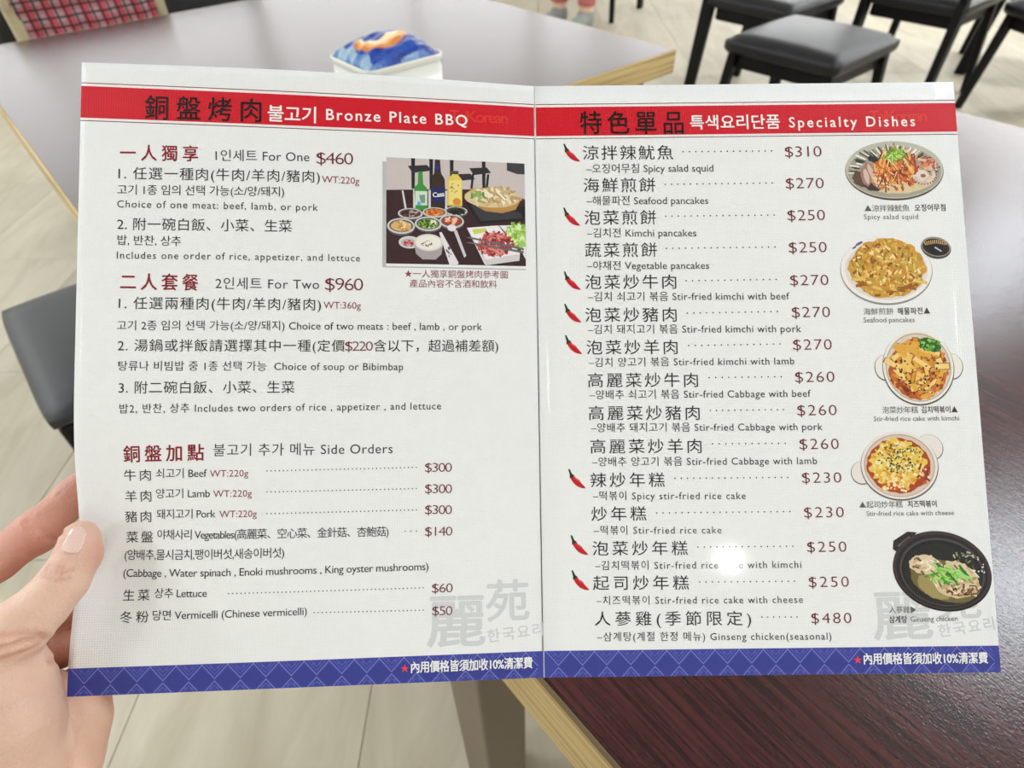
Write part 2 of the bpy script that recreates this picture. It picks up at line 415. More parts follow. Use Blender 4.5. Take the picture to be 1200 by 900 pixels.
# low black bench turned away from the far table, with a jacket thrown over its back
bn = empty('bench', (.53, 2.62, 0)); tag(bn, 'low black bench whose back stands behind the far table', 'bench')
box('seat', (0, .05, .40), (.78, .46, .10), M_LEATHER, bn, bevel=.025, seg=3, smooth=True)
box('base', (0, .05, .175), (.74, .40, .35), M_BLACKWOOD, bn, bevel=.004)
box('backrest', (0, -.24, .608), (.78, .09, .396), M_LEATHER, bn, bevel=.03, seg=3, smooth=True)
box('back_panel', (0, -.24, .21), (.74, .05, .40), M_BLACKWOOD, bn, bevel=.004)
# ------------------------------------------------------------------ tissue box and the pack in it
M_WHITEPL = simple('white_plastic', srgb('#e6e5dc'), .32, noise=.02, nscale=5)
def tissue_box():
    cx, cy, w, d, h = .592, 1.033, .154, .134, .098
    t = empty('tissue_box', (cx, cy, .75)); tag(t, 'square white plastic tissue box standing on the far table', 'tissue box')
    def ring(w, d, z, r, n=6):
        out = []
        for sx, sy, a0 in ((1, 1, 0), (-1, 1, 90), (-1, -1, 180), (1, -1, 270)):
            for k in range(n + 1):
                a = math.radians(a0 + 90 * k / n); out.append((sx * (w / 2 - r) + r * math.cos(a), sy * (d / 2 - r) + r * math.sin(a), z))
        return out
    def loft(rings, cap0=True, cap1=True):
        vs_, fs = [], []
        for r in rings: vs_ += r
        n = len(rings[0])
        for k in range(len(rings) - 1):
            for q in range(n): fs.append((k * n + q, k * n + (q + 1) % n, (k + 1) * n + (q + 1) % n, (k + 1) * n + q))
        if cap0: fs.append(tuple(range(n))[::-1])
        if cap1: fs.append(tuple(range((len(rings) - 1) * n, len(rings) * n)))
        return vs_, fs
    v, f = loft([ring(w * .93, d * .93, .0, .012), ring(w * .95, d * .95, .004, .014), ring(w * .985, d * .985, h - .01, .016), ring(w * .965, d * .965, h - .011, .014), ring(w * .92, d * .92, .004, .012)])
    from_py('body', v, f, M_WHITEPL, t, True)
    v, f = loft([ring(w * .988, d * .988, h - .012, .016), ring(w * 1.005, d * 1.005, h - .008, .017), ring(w * 1.01, d * 1.01, h - .002, .018), ring(w * 1.0, d * 1.0, h, .017), ring(w * .968, d * .968, h - .001, .015), ring(w * .955, d * .955, h - .008, .013)], False, False)
    from_py('rim', v, f, M_WHITEPL, t, True)
    return cx, cy, w, d, h
TBX = tissue_box()
def tissue_pack():
    cx, cy, w, d, h = TBX
    m, nt, b = new_mat('printed_plastic_film')
    at = N(nt, 'ShaderNodeVertexColor', layer_name='print'); nt.links.new(at.outputs['Color'], b.inputs['Base Color'])
    b.inputs['Roughness'].default_value = .34; b.inputs['Specular IOR Level'].default_value = .3; b.inputs['Coat Weight'].default_value = .12; b.inputs['Coat Roughness'].default_value = .08
    tc = N(nt, 'ShaderNodeTexCoord'); nz = N(nt, 'ShaderNodeTexNoise'); nz.inputs['Scale'].default_value = 90; nz.inputs['Detail'].default_value = 3; nz.inputs['Distortion'].default_value = 1.5
    nt.links.new(tc.outputs['Object'], nz.inputs['Vector']); bp = N(nt, 'ShaderNodeBump'); bp.inputs['Strength'].default_value = .55; bp.inputs['Distance'].default_value = .004
    nt.links.new(nz.outputs['Fac'], bp.inputs['Height']); nt.links.new(bp.outputs['Normal'], b.inputs['Normal'])
    n = 90; vs_, fs, cols = [], [], []
    W, D = w * .94, d * .94
    SW = [(-.52, .42), (-.60, .1), (-.50, -.22), (-.22, -.34), (.14, -.16), (.48, .12), (.74, .36), (.95, .62)]
    for i in range(n + 1):
        for j in range(n + 1):
            a, c = 2 * i / n - 1, 2 * j / n - 1
            e = max(abs(a), abs(c))
            hump = (1 - abs(a) ** 3.2) * (1 - abs(c) ** 3.0)
            z = -.006 + .032 * hump ** .4 + .005 * max(0, 1 - ((a - .1) / .8) ** 2) * max(0, 1 - ((c - .35) / .7) ** 2)
            z += .0016 * math.sin(9 * a + 4 * c) * (1 - hump * .5) + .0012 * math.sin(17 * c - 6 * a)
            vs_.append((a * W / 2, c * D / 2, z))
            # printed art: deep blue film, clear crinkled end, sweeping gold leaf, pale blossom
            col = srgb('#173d96')
            k = math.sin(a * 7 + c * 5) * .5 + math.sin(c * 11 - a * 3) * .5
            if k > .45: col = srgb('#12307c')
            if k < -.55: col = srgb('#1d4aa2')
            if a < -.78 + .06 * math.sin(c * 9): col = srgb('#8fadc2') if (k > -.1) else srgb('#4a78ad')
            if c < -.95 + .05 * math.sin(a * 5): col = srgb('#7f9cc2') if k > 0 else srgb('#5c7db4')
            # swoosh: a crescent from the near left side up to the far right corner
            best, bt, side = 9, 0, 0
            for q in range(len(SW) - 1):
                (ax_, ay_), (bx_, by_) = SW[q], SW[q + 1]; ex, ey = bx_ - ax_, by_ - ay_; L2 = ex * ex + ey * ey
                t_ = min(1, max(0, ((a - ax_) * ex + (c - ay_) * ey) / L2)); dx, dy = a - ax_ - ex * t_, c - ay_ - ey * t_
                dd = math.hypot(dx, dy)
                if dd < best: best, bt, side = dd, (q + t_) / (len(SW) - 1), ex * dy - ey * dx
            wd = .235 * math.sin(math.pi * (.06 + .88 * bt)) ** .8
            if best < wd:
                q = best / wd * (1 if side > 0 else -1)
                col = srgb('#d07f3c') if q < -.35 else (srgb('#e6ad68') if q < .25 else srgb('#f2dcb4'))
            if (a - .62) ** 2 / .02 + (c - .93) ** 2 / .012 < 1: col = srgb('#e0964e')
            if (a - .93) ** 2 / .012 + (c - .55) ** 2 / .03 < 1: col = srgb('#eeb56c')
            if (a - .2) ** 2 / .015 + (c - .86) ** 2 / .02 < 1: col = srgb('#f4f4f2')
            if (a + .28) ** 2 / .07 + (c - .55) ** 2 / .03 < 1 and a > -.62: col = srgb('#5d6d6c') if k > 0 else srgb('#39557e')
            if (a - .74) ** 2 + (c + .30) ** 2 < .012: col = srgb('#8d9a94')
            if -.75 < c < -.5 and a > 0 and k > .2: col = srgb('#9aa98a')
            cols.append(col)
    for i in range(n):
        for j in range(n): fs.append((i * (n + 1) + j, (i + 1) * (n + 1) + j, (i + 1) * (n + 1) + j + 1, i * (n + 1) + j + 1))
    # underside
    nb = len(vs_)
    ring = [i * (n + 1) for i in range(n + 1)] + [n * (n + 1) + j for j in range(1, n + 1)] + [i * (n + 1) + n for i in range(n - 1, -1, -1)] + list(range(n - 1, 0, -1))
    for q in ring: vs_.append((vs_[q][0] * .84, vs_[q][1] * .84, -.06)); cols.append(srgb('#173d96'))
    for q in range(len(ring)):
        p = (q + 1) % len(ring); fs.append((ring[p], ring[q], nb + q, nb + p))
    fs.append(tuple(range(nb, nb + len(ring)))[::-1])
    o = from_py('tissue_pack', vs_, fs, m, None, True, (cx, cy, .75 + h - .004))
    ca_ = o.data.color_attributes.new('print', 'FLOAT_COLOR', 'POINT')
    ca_.data.foreach_set('color', np.array(cols, np.float32).ravel())
    tag(o, 'blue plastic tissue pack with orange and gold print, bulging from the white box', 'tissue pack')
tissue_pack()

# lettering of the menu: page, style, words, start and end of the base line in page mm, letter size in mm, width factor
TEXT = [
 (0, 'K', '銅盤烤肉', 29.5, 25.9, 83.5, 25.8, 12.67, 0.8),
 (0, 'W', '불고기', 86.7, 25.5, 109.4, 25.6, 9.0, 1.0),
 (0, 'W', 'Bronze Plate BBQ', 114.5, 24.3, 183.9, 23.6, 7.91, 1.0),
 (0, 'm', 'TaiKorean', 175.0, 21.7, 204.7, 21.2, 8.57, 1.0),
 (0, 'R', '一人獨享', 18.5, 46.8, 54.2, 46.4, 8.34, 0.8),
 (0, 'G', '1인세트 For One', 62.4, 46.2, 106.5, 45.5, 6.35, 1.0),
 (0, 'P', '$460', 109.9, 46.6, 127.5, 46.4, 8.59, 1.2),
 (0, 'B', '1. 任選一種肉(牛肉/羊肉/豬肉)', 17.9, 56.1, 111.6, 55.5, 6.64, 1.0),
 (0, 'r', 'WT:220g', 112.5, 55.9, 130.5, 56.2, 4.93, 1.0),
 (0, 'B', '고기 1종 임의 선택 가능(소/양/돼지)', 17.5, 63.6, 94.7, 63.0, 5.42, 1.0),
 (0, 'B', 'Choice of one meat: beef, lamb, or pork', 17.6, 70.2, 110.7, 70.1, 5.01, 1.0),
 (0, 'B', '2. 附一碗白飯、小菜、生菜', 17.8, 80.6, 98.5, 80.4, 6.57, 1.0),
 (0, 'B', '밥, 반찬, 상추', 18.0, 87.8, 47.0, 88.1, 5.34, 1.0),
 (0, 'B', 'Includes one order of rice, appetizer, and lettuce', 17.9, 94.8, 131.0, 94.8, 4.98, 1.0),
 (0, 'R', '二人套餐', 19.8, 109.0, 55.2, 109.2, 8.59, 0.8),
 (0, 'G', '2인세트 For Two', 63.2, 108.6, 111.6, 108.6, 6.43, 1.0),
 (0, 'P', '$960', 114.4, 109.1, 132.5, 109.2, 8.83, 1.2),
 (0, 'B', '1. 任選兩種肉(牛肉/羊肉/豬肉)', 19.2, 118.4, 112.5, 118.6, 6.51, 1.0),
 (0, 'r', 'WT:360g', 113.7, 118.1, 131.5, 118.2, 4.82, 1.0),
 (0, 'B', '고기 2종 임의 선택 가능(소/양/돼지) Choice of two meats : beef , lamb , or pork', 18.6, 128.5, 190.6, 128.4, 5.18, 1.0),
 (0, 'B', '2. 湯鍋或拌飯請選擇其中一種(定價', 19.2, 138.4, 123.9, 138.7, 6.3, 1.0),
 (0, 'P', '$220', 124.1, 138.7, 137.3, 138.7, 6.67, 1.2),
 (0, 'B', '含以下，超過補差額)', 137.7, 138.7, 198.6, 138.6, 6.51, 1.0),
 (0, 'B', '탕류나 비빔밥 중 1종 선택 가능  Choice of soup or Bibimbap', 19.6, 147.6, 151.9, 148.3, 5.11, 1.0),
 (0, 'B', '3. 附二碗白飯、小菜、生菜', 19.9, 158.3, 100.4, 158.6, 6.41, 1.0),
 (0, 'B', '밥2, 반찬, 상추 Includes two orders of rice , appetizer , and lettuce', 20.4, 167.7, 170.2, 167.5, 5.01, 1.0),
 (0, 'R', '銅盤加點', 22.1, 190.3, 58.9, 189.9, 8.42, 0.85),
 (0, 'G', '불고기 추가 메뉴 Side Orders', 63.2, 188.2, 146.8, 188.5, 6.49, 1.0),
 (0, 'B', '牛肉', 21.9, 199.3, 34.4, 199.3, 5.85, 1.0),
 (0, 'B', '쇠고기 Beef', 36.8, 198.3, 60.3, 198.3, 5.1, 1.0),
 (0, 'r', 'WT:220g', 61.7, 198.4, 79.4, 198.4, 4.62, 1.0),
 (0, 'D', '38', 88.0, 196.0, 158.2, 195.5, 0.61, 1.0),
 (0, 'P', '$300', 162.3, 197.8, 175.3, 198.0, 6.39, 1.2),
 (0, 'B', '羊肉', 22.0, 209.3, 34.4, 209.2, 5.89, 1.0),
 (0, 'B', '양고기 Lamb', 36.6, 207.8, 61.7, 207.8, 5.1, 1.0),
 (0, 'r', 'WT:220g', 63.3, 207.9, 81.1, 207.9, 4.61, 1.0),
 (0, 'D', '38', 88.1, 205.9, 158.2, 205.7, 0.61, 1.0),
 (0, 'P', '$300', 162.3, 208.0, 175.3, 208.3, 6.36, 1.2),
 (0, 'B', '豬肉', 21.6, 219.0, 34.1, 218.9, 5.89, 1.0),
 (0, 'B', '돼지고기 Pork', 36.8, 217.5, 64.4, 217.4, 5.09, 1.0),
 (0, 'r', 'WT:220g', 66.2, 217.5, 83.5, 217.5, 4.59, 1.0),
 (0, 'D', '38', 88.2, 216.1, 158.2, 215.9, 0.61, 1.0),
 (0, 'P', '$300', 162.3, 218.0, 175.2, 218.4, 6.33, 1.2),
 (0, 'B', '菜盤', 22.0, 228.7, 35.0, 228.5, 5.82, 1.0),
 (0, 'B', '야채사리 Vegetables(高麗菜、空心菜、金針菇、杏鮑菇)', 37.0, 227.1, 145.0, 227.7, 5.19, 1.0),
 (0, 'D', '3', 152.9, 225.9, 158.2, 226.0, 0.61, 1.0),
 (0, 'P', '$140', 162.3, 228.4, 175.4, 228.6, 6.3, 1.2),
 (0, 'B', '(양배추,물시금치,팽이버섯,새송이버섯)', 21.4, 236.7, 96.3, 236.4, 5.34, 1.0),
 (0, 'B', '(Cabbage , Water spinach , Enoki mushrooms , King oyster mushrooms)', 21.3, 244.8, 163.9, 244.6, 5.15, 1.0),
 (0, 'B', '生菜', 22.0, 255.1, 34.4, 255.0, 5.52, 1.0),
 (0, 'B', '상추 Lettuce', 36.7, 254.0, 61.0, 254.1, 5.03, 1.0),
 (0, 'D', '49', 71.0, 252.8, 161.4, 252.9, 0.6, 1.0),
 (0, 'P', '$60', 165.5, 255.3, 175.4, 255.5, 6.23, 1.2),
 (0, 'B', '冬粉', 21.5, 264.9, 34.6, 264.7, 5.64, 1.0),
 (0, 'B', '당면 Vermicelli (Chinese vermicelli)', 36.4, 264.0, 107.0, 263.7, 5.08, 1.0),
 (0, 'D', '28', 110.3, 262.8, 161.4, 263.4, 0.6, 1.0),
 (0, 'P', '$50', 165.6, 265.9, 175.2, 266.2, 6.2, 1.2),
 (0, 'M', '麗', 163.4, 278.6, 190.6, 278.8, 26.27, 1.0),
 (0, 'M', '苑', 191.6, 268.1, 212.2, 268.0, 20.9, 1.0),
 (0, 'M', '한국요리', 192.3, 279.3, 219.1, 276.7, 6.8, 1.0),
 (0, 'w', '內用價格皆須加收10%清潔費', 155.7, 291.9, 213.5, 291.9, 5.74, 0.85),
 (0, 'S', '★', 150.7, 291.7, 155.1, 291.8, 4.53, 1.0),
 (0, 'r', '★一人獨享銅盤烤肉參考圖', 152.5, 102.1, 203.8, 101.7, 4.37, 1.0),
 (0, 'r', '產品內容不含酒和飲料', 155.0, 106.9, 198.3, 106.7, 4.36, 1.0),
 (1, 'K', '特色單品', 23.5, 25.1, 76.9, 25.5, 13.3, 0.8),
 (1, 'W', '특색요리단품', 80.5, 23.7, 126.9, 23.8, 8.51, 1.0),
 (1, 'W', 'Specialty Dishes', 131.8, 23.8, 197.0, 23.8, 7.84, 1.0),
 (1, 'm', 'TaiKorean', 173.6, 21.3, 203.4, 21.2, 8.78, 1.0),
 (1, 'B', '涼拌辣魷魚', 24.5, 39.3, 71.1, 39.6, 8.34, 1.0),
 (1, 'D', '15', 76.3, 36.2, 121.9, 36.3, 0.78, 1.0),
 (1, 'P', '$310', 128.8, 39.6, 147.7, 39.6, 8.22, 1.2),
 (1, 'B', '–오징어무침 Spicy salad squid', 26.1, 46.6, 91.5, 46.9, 5.44, 1.0),
 (1, 'B', '海鮮煎餅', 24.5, 56.5, 61.3, 56.7, 8.27, 1.0),
 (1, 'D', '18', 66.5, 53.4, 121.5, 53.4, 0.77, 1.0),
 (1, 'P', '$270', 128.4, 56.4, 147.9, 56.5, 8.14, 1.2),
 (1, 'B', '–해물파전 Seafood pancakes', 25.9, 63.5, 88.2, 64.0, 5.39, 1.0),
 (1, 'B', '泡菜煎餅', 24.6, 73.5, 61.2, 73.8, 8.19, 1.0),
 (1, 'D', '18', 66.1, 70.2, 121.6, 70.3, 0.76, 1.0),
 (1, 'P', '$250', 128.4, 73.3, 147.6, 73.3, 8.07, 1.2),
 (1, 'B', '–김치전 Kimchi pancakes', 25.8, 80.4, 81.4, 80.9, 5.35, 1.0),
 (1, 'B', '蔬菜煎餅', 24.5, 90.4, 61.1, 90.7, 8.12, 1.0),
 (1, 'D', '18', 66.0, 87.0, 121.2, 87.0, 0.76, 1.0),
 (1, 'P', '$250', 128.2, 90.0, 147.5, 90.1, 7.99, 1.2),
 (1, 'B', '–야채전 Vegetable pancakes', 25.4, 97.3, 87.3, 97.9, 5.3, 1.0),
 (1, 'B', '泡菜炒牛肉', 24.3, 106.9, 70.3, 107.3, 8.05, 1.0),
 (1, 'D', '15', 75.4, 103.9, 121.0, 103.8, 0.75, 1.0),
 (1, 'P', '$270', 128.0, 107.0, 147.4, 107.1, 7.92, 1.2),
 (1, 'B', '–김치 쇠고기 볶음 Stir-fried kimchi with beef', 25.5, 113.3, 127.2, 114.2, 5.26, 1.0),
 (1, 'B', '泡菜炒豬肉', 23.9, 123.7, 69.9, 124.1, 7.98, 1.0),
 (1, 'D', '15', 75.4, 120.5, 120.8, 120.3, 0.74, 1.0),
 (1, 'P', '$270', 128.0, 123.4, 147.3, 123.5, 7.85, 1.2),
 (1, 'B', '–김치 돼지고기 볶음 Stir-fried kimchi with pork', 25.1, 130.0, 132.3, 130.9, 5.21, 1.0),
 (1, 'B', '泡菜炒羊肉', 24.2, 140.2, 69.8, 140.6, 7.91, 1.0),
 (1, 'D', '15', 75.5, 137.0, 121.3, 136.8, 0.74, 1.0),
 (1, 'P', '$270', 127.8, 139.9, 147.2, 140.0, 7.78, 1.2),
 (1, 'B', '–김치 양고기 볶음 Stir-fried kimchi with lamb', 25.1, 146.7, 128.0, 147.2, 5.16, 1.0),
 (1, 'B', '高麗菜炒牛肉', 24.5, 156.7, 79.4, 157.3, 7.84, 1.0),
 (1, 'D', '12', 85.1, 153.3, 121.1, 153.3, 0.73, 1.0),
 (1, 'P', '$260', 128.0, 156.2, 147.6, 156.3, 7.71, 1.2),
 (1, 'B', '–양배추 쇠고기 볶음 Stir-fried Cabbage with beef', 25.2, 162.9, 135.3, 163.6, 5.12, 1.0),
 (1, 'B', '高麗菜炒豬肉', 24.5, 173.1, 79.6, 173.7, 7.77, 1.0),
 (1, 'D', '13', 85.1, 169.7, 121.4, 169.8, 0.72, 1.0),
 (1, 'P', '$260', 128.2, 172.8, 147.7, 172.9, 7.63, 1.2),
 (1, 'B', '–양배추 돼지고기 볶음 Stir-fried Cabbage with pork', 25.5, 179.3, 140.3, 180.2, 5.07, 1.0),
 (1, 'B', '高麗菜炒羊肉', 25.0, 189.6, 79.9, 190.1, 7.7, 1.0),
 (1, 'D', '12', 85.5, 186.2, 121.4, 186.5, 0.72, 1.0),
 (1, 'P', '$260', 128.4, 189.5, 147.8, 189.6, 7.56, 1.2),
 (1, 'B', '–양배추 양고기 볶음 Stir-fried Cabbage with lamb', 25.7, 196.1, 136.6, 196.9, 5.02, 1.0),
 (1, 'B', '辣炒年糕', 24.6, 206.1, 61.2, 206.4, 7.64, 1.0),
 (1, 'D', '19', 66.3, 202.9, 121.8, 203.2, 0.71, 1.0),
 (1, 'P', '$230', 128.8, 206.0, 148.1, 206.1, 7.49, 1.2),
 (1, 'B', '–떡볶이 Spicy stir-fried rice cake', 25.7, 212.7, 100.7, 213.5, 4.98, 1.0),
 (1, 'B', '炒年糕', 24.7, 222.5, 51.6, 222.6, 7.57, 1.0),
 (1, 'D', '22', 56.8, 219.6, 122.0, 219.8, 0.7, 1.0),
 (1, 'P', '$230', 128.9, 222.8, 148.3, 222.9, 7.42, 1.2),
 (1, 'B', '–떡볶이 Stir-fried rice cake', 25.8, 229.4, 88.1, 229.9, 4.94, 1.0),
 (1, 'B', '泡菜炒年糕', 24.9, 239.1, 71.3, 239.5, 7.5, 1.0),
 (1, 'D', '16', 76.4, 236.3, 122.6, 236.5, 0.7, 1.0),
 (1, 'P', '$250', 129.5, 239.4, 148.6, 239.5, 7.35, 1.2),
 (1, 'B', '–김치떡볶이 Stir-fried rice cake with kimchi', 26.0, 246.3, 126.2, 246.9, 4.89, 1.0),
 (1, 'B', '起司炒年糕', 24.7, 255.6, 71.3, 256.0, 7.43, 1.0),
 (1, 'D', '16', 76.6, 253.0, 122.6, 253.2, 0.69, 1.0),
 (1, 'P', '$250', 129.4, 256.1, 148.8, 256.2, 7.28, 1.2),
 (1, 'B', '–치즈떡볶이 Stir-fried rice cake with cheese', 26.2, 262.9, 126.1, 263.5, 4.84, 1.0),
 (1, 'B', '人蔘雞(季節限定)', 25.2, 272.5, 100.7, 273.2, 7.36, 1.0),
 (1, 'D', '7', 106.0, 269.9, 122.9, 270.1, 0.68, 1.0),
 (1, 'P', '$480', 129.7, 273.2, 149.0, 273.3, 7.21, 1.2),
 (1, 'B', '–삼계탕(계절 한정 메뉴) Ginseng chicken(seasonal)', 26.2, 280.0, 138.9, 280.9, 4.8, 1.0),
 (1, 'c', '▲', 168.0, 68.8, 171.0, 68.8, 4.05, 1.0),
 (1, 'c', '涼拌辣魷魚', 171.9, 68.9, 191.1, 68.9, 4.01, 1.0),
 (1, 'b', '오징어무침', 193.8, 68.9, 209.5, 68.9, 4.02, 0.85),
 (1, 'c', 'Spicy salad squid', 167.5, 73.1, 195.2, 73.3, 3.84, 1.0),
 (1, 'c', '海鮮煎餅', 164.2, 122.4, 179.2, 122.4, 3.9, 1.0),
 (1, 'b', '해물파전▲', 181.4, 122.4, 197.7, 122.3, 3.9, 0.85),
 (1, 'c', 'Seafood pancakes', 163.9, 126.5, 189.7, 126.6, 3.72, 1.0),
 (1, 'c', '泡菜炒年糕', 170.4, 172.1, 188.2, 172.2, 3.79, 1.0),
 (1, 'b', '김치떡볶이▲', 189.9, 172.2, 207.7, 172.2, 3.79, 0.85),
 (1, 'c', 'Stir-fried rice cake with kimchi', 165.9, 176.1, 208.2, 176.3, 3.42, 1.0),
 (1, 'c', '▲起司炒年糕', 156.1, 218.3, 177.4, 218.4, 3.69, 1.0),
 (1, 'b', '치즈떡볶이', 179.9, 218.3, 193.9, 218.3, 3.69, 0.85),
 (1, 'c', 'Stir-fried rice cake with cheese', 159.4, 222.4, 202.1, 222.5, 3.33, 1.0),
 (1, 'c', '人蔘雞▶', 167.4, 268.6, 180.5, 268.7, 3.58, 1.0),
 (1, 'b', '삼계탕', 167.1, 273.2, 175.7, 273.3, 3.74, 0.85),
 (1, 'c', 'Ginseng chicken', 177.4, 273.0, 200.1, 272.9, 3.61, 1.0),
 (1, 'M', '麗', 159.7, 279.3, 187.6, 278.9, 24.73, 1.0),
 (1, 'M', '苑', 190.3, 270.5, 211.6, 270.0, 20.03, 1.0),
 (1, 'M', '한국요리', 190.8, 280.1, 217.7, 276.6, 6.78, 1.0),
 (1, 'w', '內用價格皆須加收10%清潔費', 153.8, 292.1, 212.9, 292.3, 5.74, 0.85),
 (1, 'S', '★', 148.9, 292.1, 153.4, 292.1, 4.56, 1.0),
 (0, 'V', 'Cass', 166.6, 61.6, 172.2, 60.8, 3.4, 1.0),
]
CHILI = [(18.8, 36.5), (18.1, 70.3), (17.7, 103.5), (17.6, 120.2), (17.7, 136.2), (18.0, 202.9), (18.5, 235.1), (18.6, 251.9)]

# ------------------------------------------------------------------ the open menu
MC = np.array([[.0523, .3801, 1.0799], [.2296, .2535, 1.0587], [.3975, .1133, 1.0557], [-.0881, .2178, .8746], [.0855, .0855, .8606], [.2525, -.0561, .8597]])
PGW, PGH = 218.8, 297.0
NLR = (np.array([.349, .604, -.716]), np.array([.418, .52, -.745]))
ORG = MC[4]
def page_pt(pg, u, v, off=0.):
    """point of a page: u, v in mm from its top left corner, off mm above the paper (arrays allowed)"""
    u = np.asarray(u, float); v = np.asarray(v, float)
    a, b, c, d = (MC[0], MC[1], MC[3], MC[4]) if pg == 0 else (MC[1], MC[2], MC[4], MC[5])
    U = (u / PGW)[..., None]; V = (v / PGH)[..., None]
    p = (1 - V) * ((1 - U) * a + U * b) + V * ((1 - U) * c + U * d)
    h = np.zeros_like(U[..., 0])
    if pg == 0:
        h = 3.0 * np.sin(np.pi * np.clip(U[..., 0], 0, 1)) * np.maximum(0, 1 - V[..., 0]) - 7.5 * np.exp(-((V[..., 0] - .775) / .12) ** 2 - (u / 45.) ** 2)
    return p - NLR[pg] * ((h + off) * .001)[..., None] - ORG
menu = empty('menu', tuple(ORG))
tag(menu, 'open two page restaurant menu on white linen paper, held up by the hand', 'menu')

def weave(nt, b, strength=.55):
    """embossed linen of the paper, in page millimetres (uv)"""
    uv = N(nt, 'ShaderNodeUVMap', uv_map='mm'); sp = N(nt, 'ShaderNodeSeparateXYZ'); nt.links.new(uv.outputs[0], sp.inputs[0])
    nz = N(nt, 'ShaderNodeTexNoise'); nz.inputs['Scale'].default_value = 1.35; nz.inputs['Detail'].default_value = 3; nt.links.new(uv.outputs[0], nz.inputs['Vector'])
    def sn(out, per):
        m = N(nt, 'ShaderNodeMath', operation='MULTIPLY_ADD'); m.inputs[1].default_value = 2 * math.pi / per; nt.links.new(out, m.inputs[0])
        k = N(nt, 'ShaderNodeMath', operation='MULTIPLY'); k.inputs[1].default_value = 5.; nt.links.new(nz.outputs['Fac'], k.inputs[0]); nt.links.new(k.outputs[0], m.inputs[2])
        s = N(nt, 'ShaderNodeMath', operation='SINE'); nt.links.new(m.outputs[0], s.inputs[0]); return s.outputs[0]
    a = N(nt, 'ShaderNodeMath', operation='MAXIMUM'); nt.links.new(sn(sp.outputs[0], 1.15), a.inputs[0]); nt.links.new(sn(sp.outputs[1], 1.05), a.inputs[1])
    c = N(nt, 'ShaderNodeMath', operation='MULTIPLY'); nt.links.new(a.outputs[0], c.inputs[0]); nt.links.new(nz.outputs['Fac'], c.inputs[1])
    bp = N(nt, 'ShaderNodeBump'); bp.inputs['Strength'].default_value = strength; bp.inputs['Distance'].default_value = .00025
    nt.links.new(c.outputs[0], bp.inputs['Height']); nt.links.new(bp.outputs['Normal'], b.inputs['Normal'])
    return c.outputs[0]
def ink(name, col, rough=.34, attr=False, spec=.22):
    m, nt, b = new_mat(name); b.inputs['Roughness'].default_value = rough; b.inputs['Specular IOR Level'].default_value = spec
    b.inputs['Coat Weight'].default_value = .22; b.inputs['Coat Roughness'].default_value = .07
    b.inputs['Base Color'].default_value = col; weave(nt, b)
    if attr:
        at = N(nt, 'ShaderNodeVertexColor', layer_name='print'); nt.links.new(at.outputs['Color'], b.inputs['Base Color'])
    return m
M_PAPER = ink('white_linen_paper', srgb('#eeeeed')); M_RED = ink('red_ink', srgb('#cc1024')); M_BLUE = ink('blue_ink', srgb('#3a4196'))
M_PHOTO = ink('printed_photo', (1, 1, 1, 1), attr=True)
INK = dict(K=ink('black_ink', srgb('#17090b')), W=ink('white_ink', srgb('#f4f2f0')), R=ink('crimson_ink', srgb('#850d22')), G=ink('grey_black_ink', srgb('#33363a')),
           B=ink('soft_black_ink', srgb('#1e1c1d')), P=ink('maroon_ink', srgb('#6d1c2c')), M=ink('watermark_ink', srgb('#d3d4d5')), m=ink('pale_red_ink', srgb('#e0392f')),
           c=ink('caption_ink', srgb('#5d5a5a')), b=ink('brown_black_ink', srgb('#3f3333')), S=ink('star_red_ink', srgb('#e8423a')))
INK['w'] = INK['V'] = INK['W']; INK['r'] = ink('wine_ink', srgb('#8a3346')); INK['D'] = INK['B']
M_COVER = simple('white_card', srgb('#dcdad6'), .5, noise=.02)

def uv_mm(me, uvs):
    l = me.uv_layers.new(name='mm'); vi = np.empty(len(me.loops), np.int32); me.loops.foreach_get('vertex_index', vi)
    l.data.foreach_set('uv', np.asarray(uvs, np.float32)[vi].ravel())
def sheet(name, pg, u0, u1, v0, v1, off, mat, nu, nv, thick=0., bow=0., parent=None, smooth=True):
    U, V = np.meshgrid(np.linspace(u0, u1, nu + 1), np.linspace(v0, v1, nv + 1), indexing='ij')
    Vb = V + bow * np.sin(np.pi * np.clip(U / PGW, 0, 1))
    P = page_pt(pg, U, Vb, off).reshape(-1, 3); uv = np.stack([U.ravel(), Vb.ravel()], 1)
    I = lambda i, j: i * (nv + 1) + j
    F = [(I(i, j), I(i, j + 1), I(i + 1, j + 1), I(i + 1, j)) for i in range(nu) for j in range(nv)]
    n = len(P)
    if thick:
        P = np.concatenate([P, page_pt(pg, U, Vb, off - thick).reshape(-1, 3)]); uv = np.concatenate([uv, uv])
        F += [tuple(n + q for q in f[::-1]) for f in F]
        ring = [I(i, 0) for i in range(nu + 1)] + [I(nu, j) for j in range(1, nv + 1)] + [I(i, nv) for i in range(nu - 1, -1, -1)] + [I(0, j) for j in range(nv - 1, 0, -1)]
        F += [(ring[q], ring[(q + 1) % len(ring)], n + ring[(q + 1) % len(ring)], n + ring[q]) for q in range(len(ring))]
    o = from_py(name, P.tolist(), F, mat, menu if parent is None else parent, smooth and not thick)
    if thick: o.data.polygons.foreach_set('use_smooth', [k < 2 * nu * nv for k in range(len(o.data.polygons))])
    uv_mm(o.data, uv); return o
pages = [sheet('page', 0, 0, PGW - .15, 0, PGH, 0, M_PAPER, 64, 84, .22), sheet('page', 1, .15, PGW, 0, PGH, 0, M_PAPER, 20, 24, .22)]
covers = [sheet('cover', 0, -.5, PGW - .1, .2, PGH + .3, -.9, M_COVER, 64, 84, .35), sheet('cover', 1, .1, PGW + .4, .2, PGH + .3, -.9, M_COVER, 20, 24, .35)]
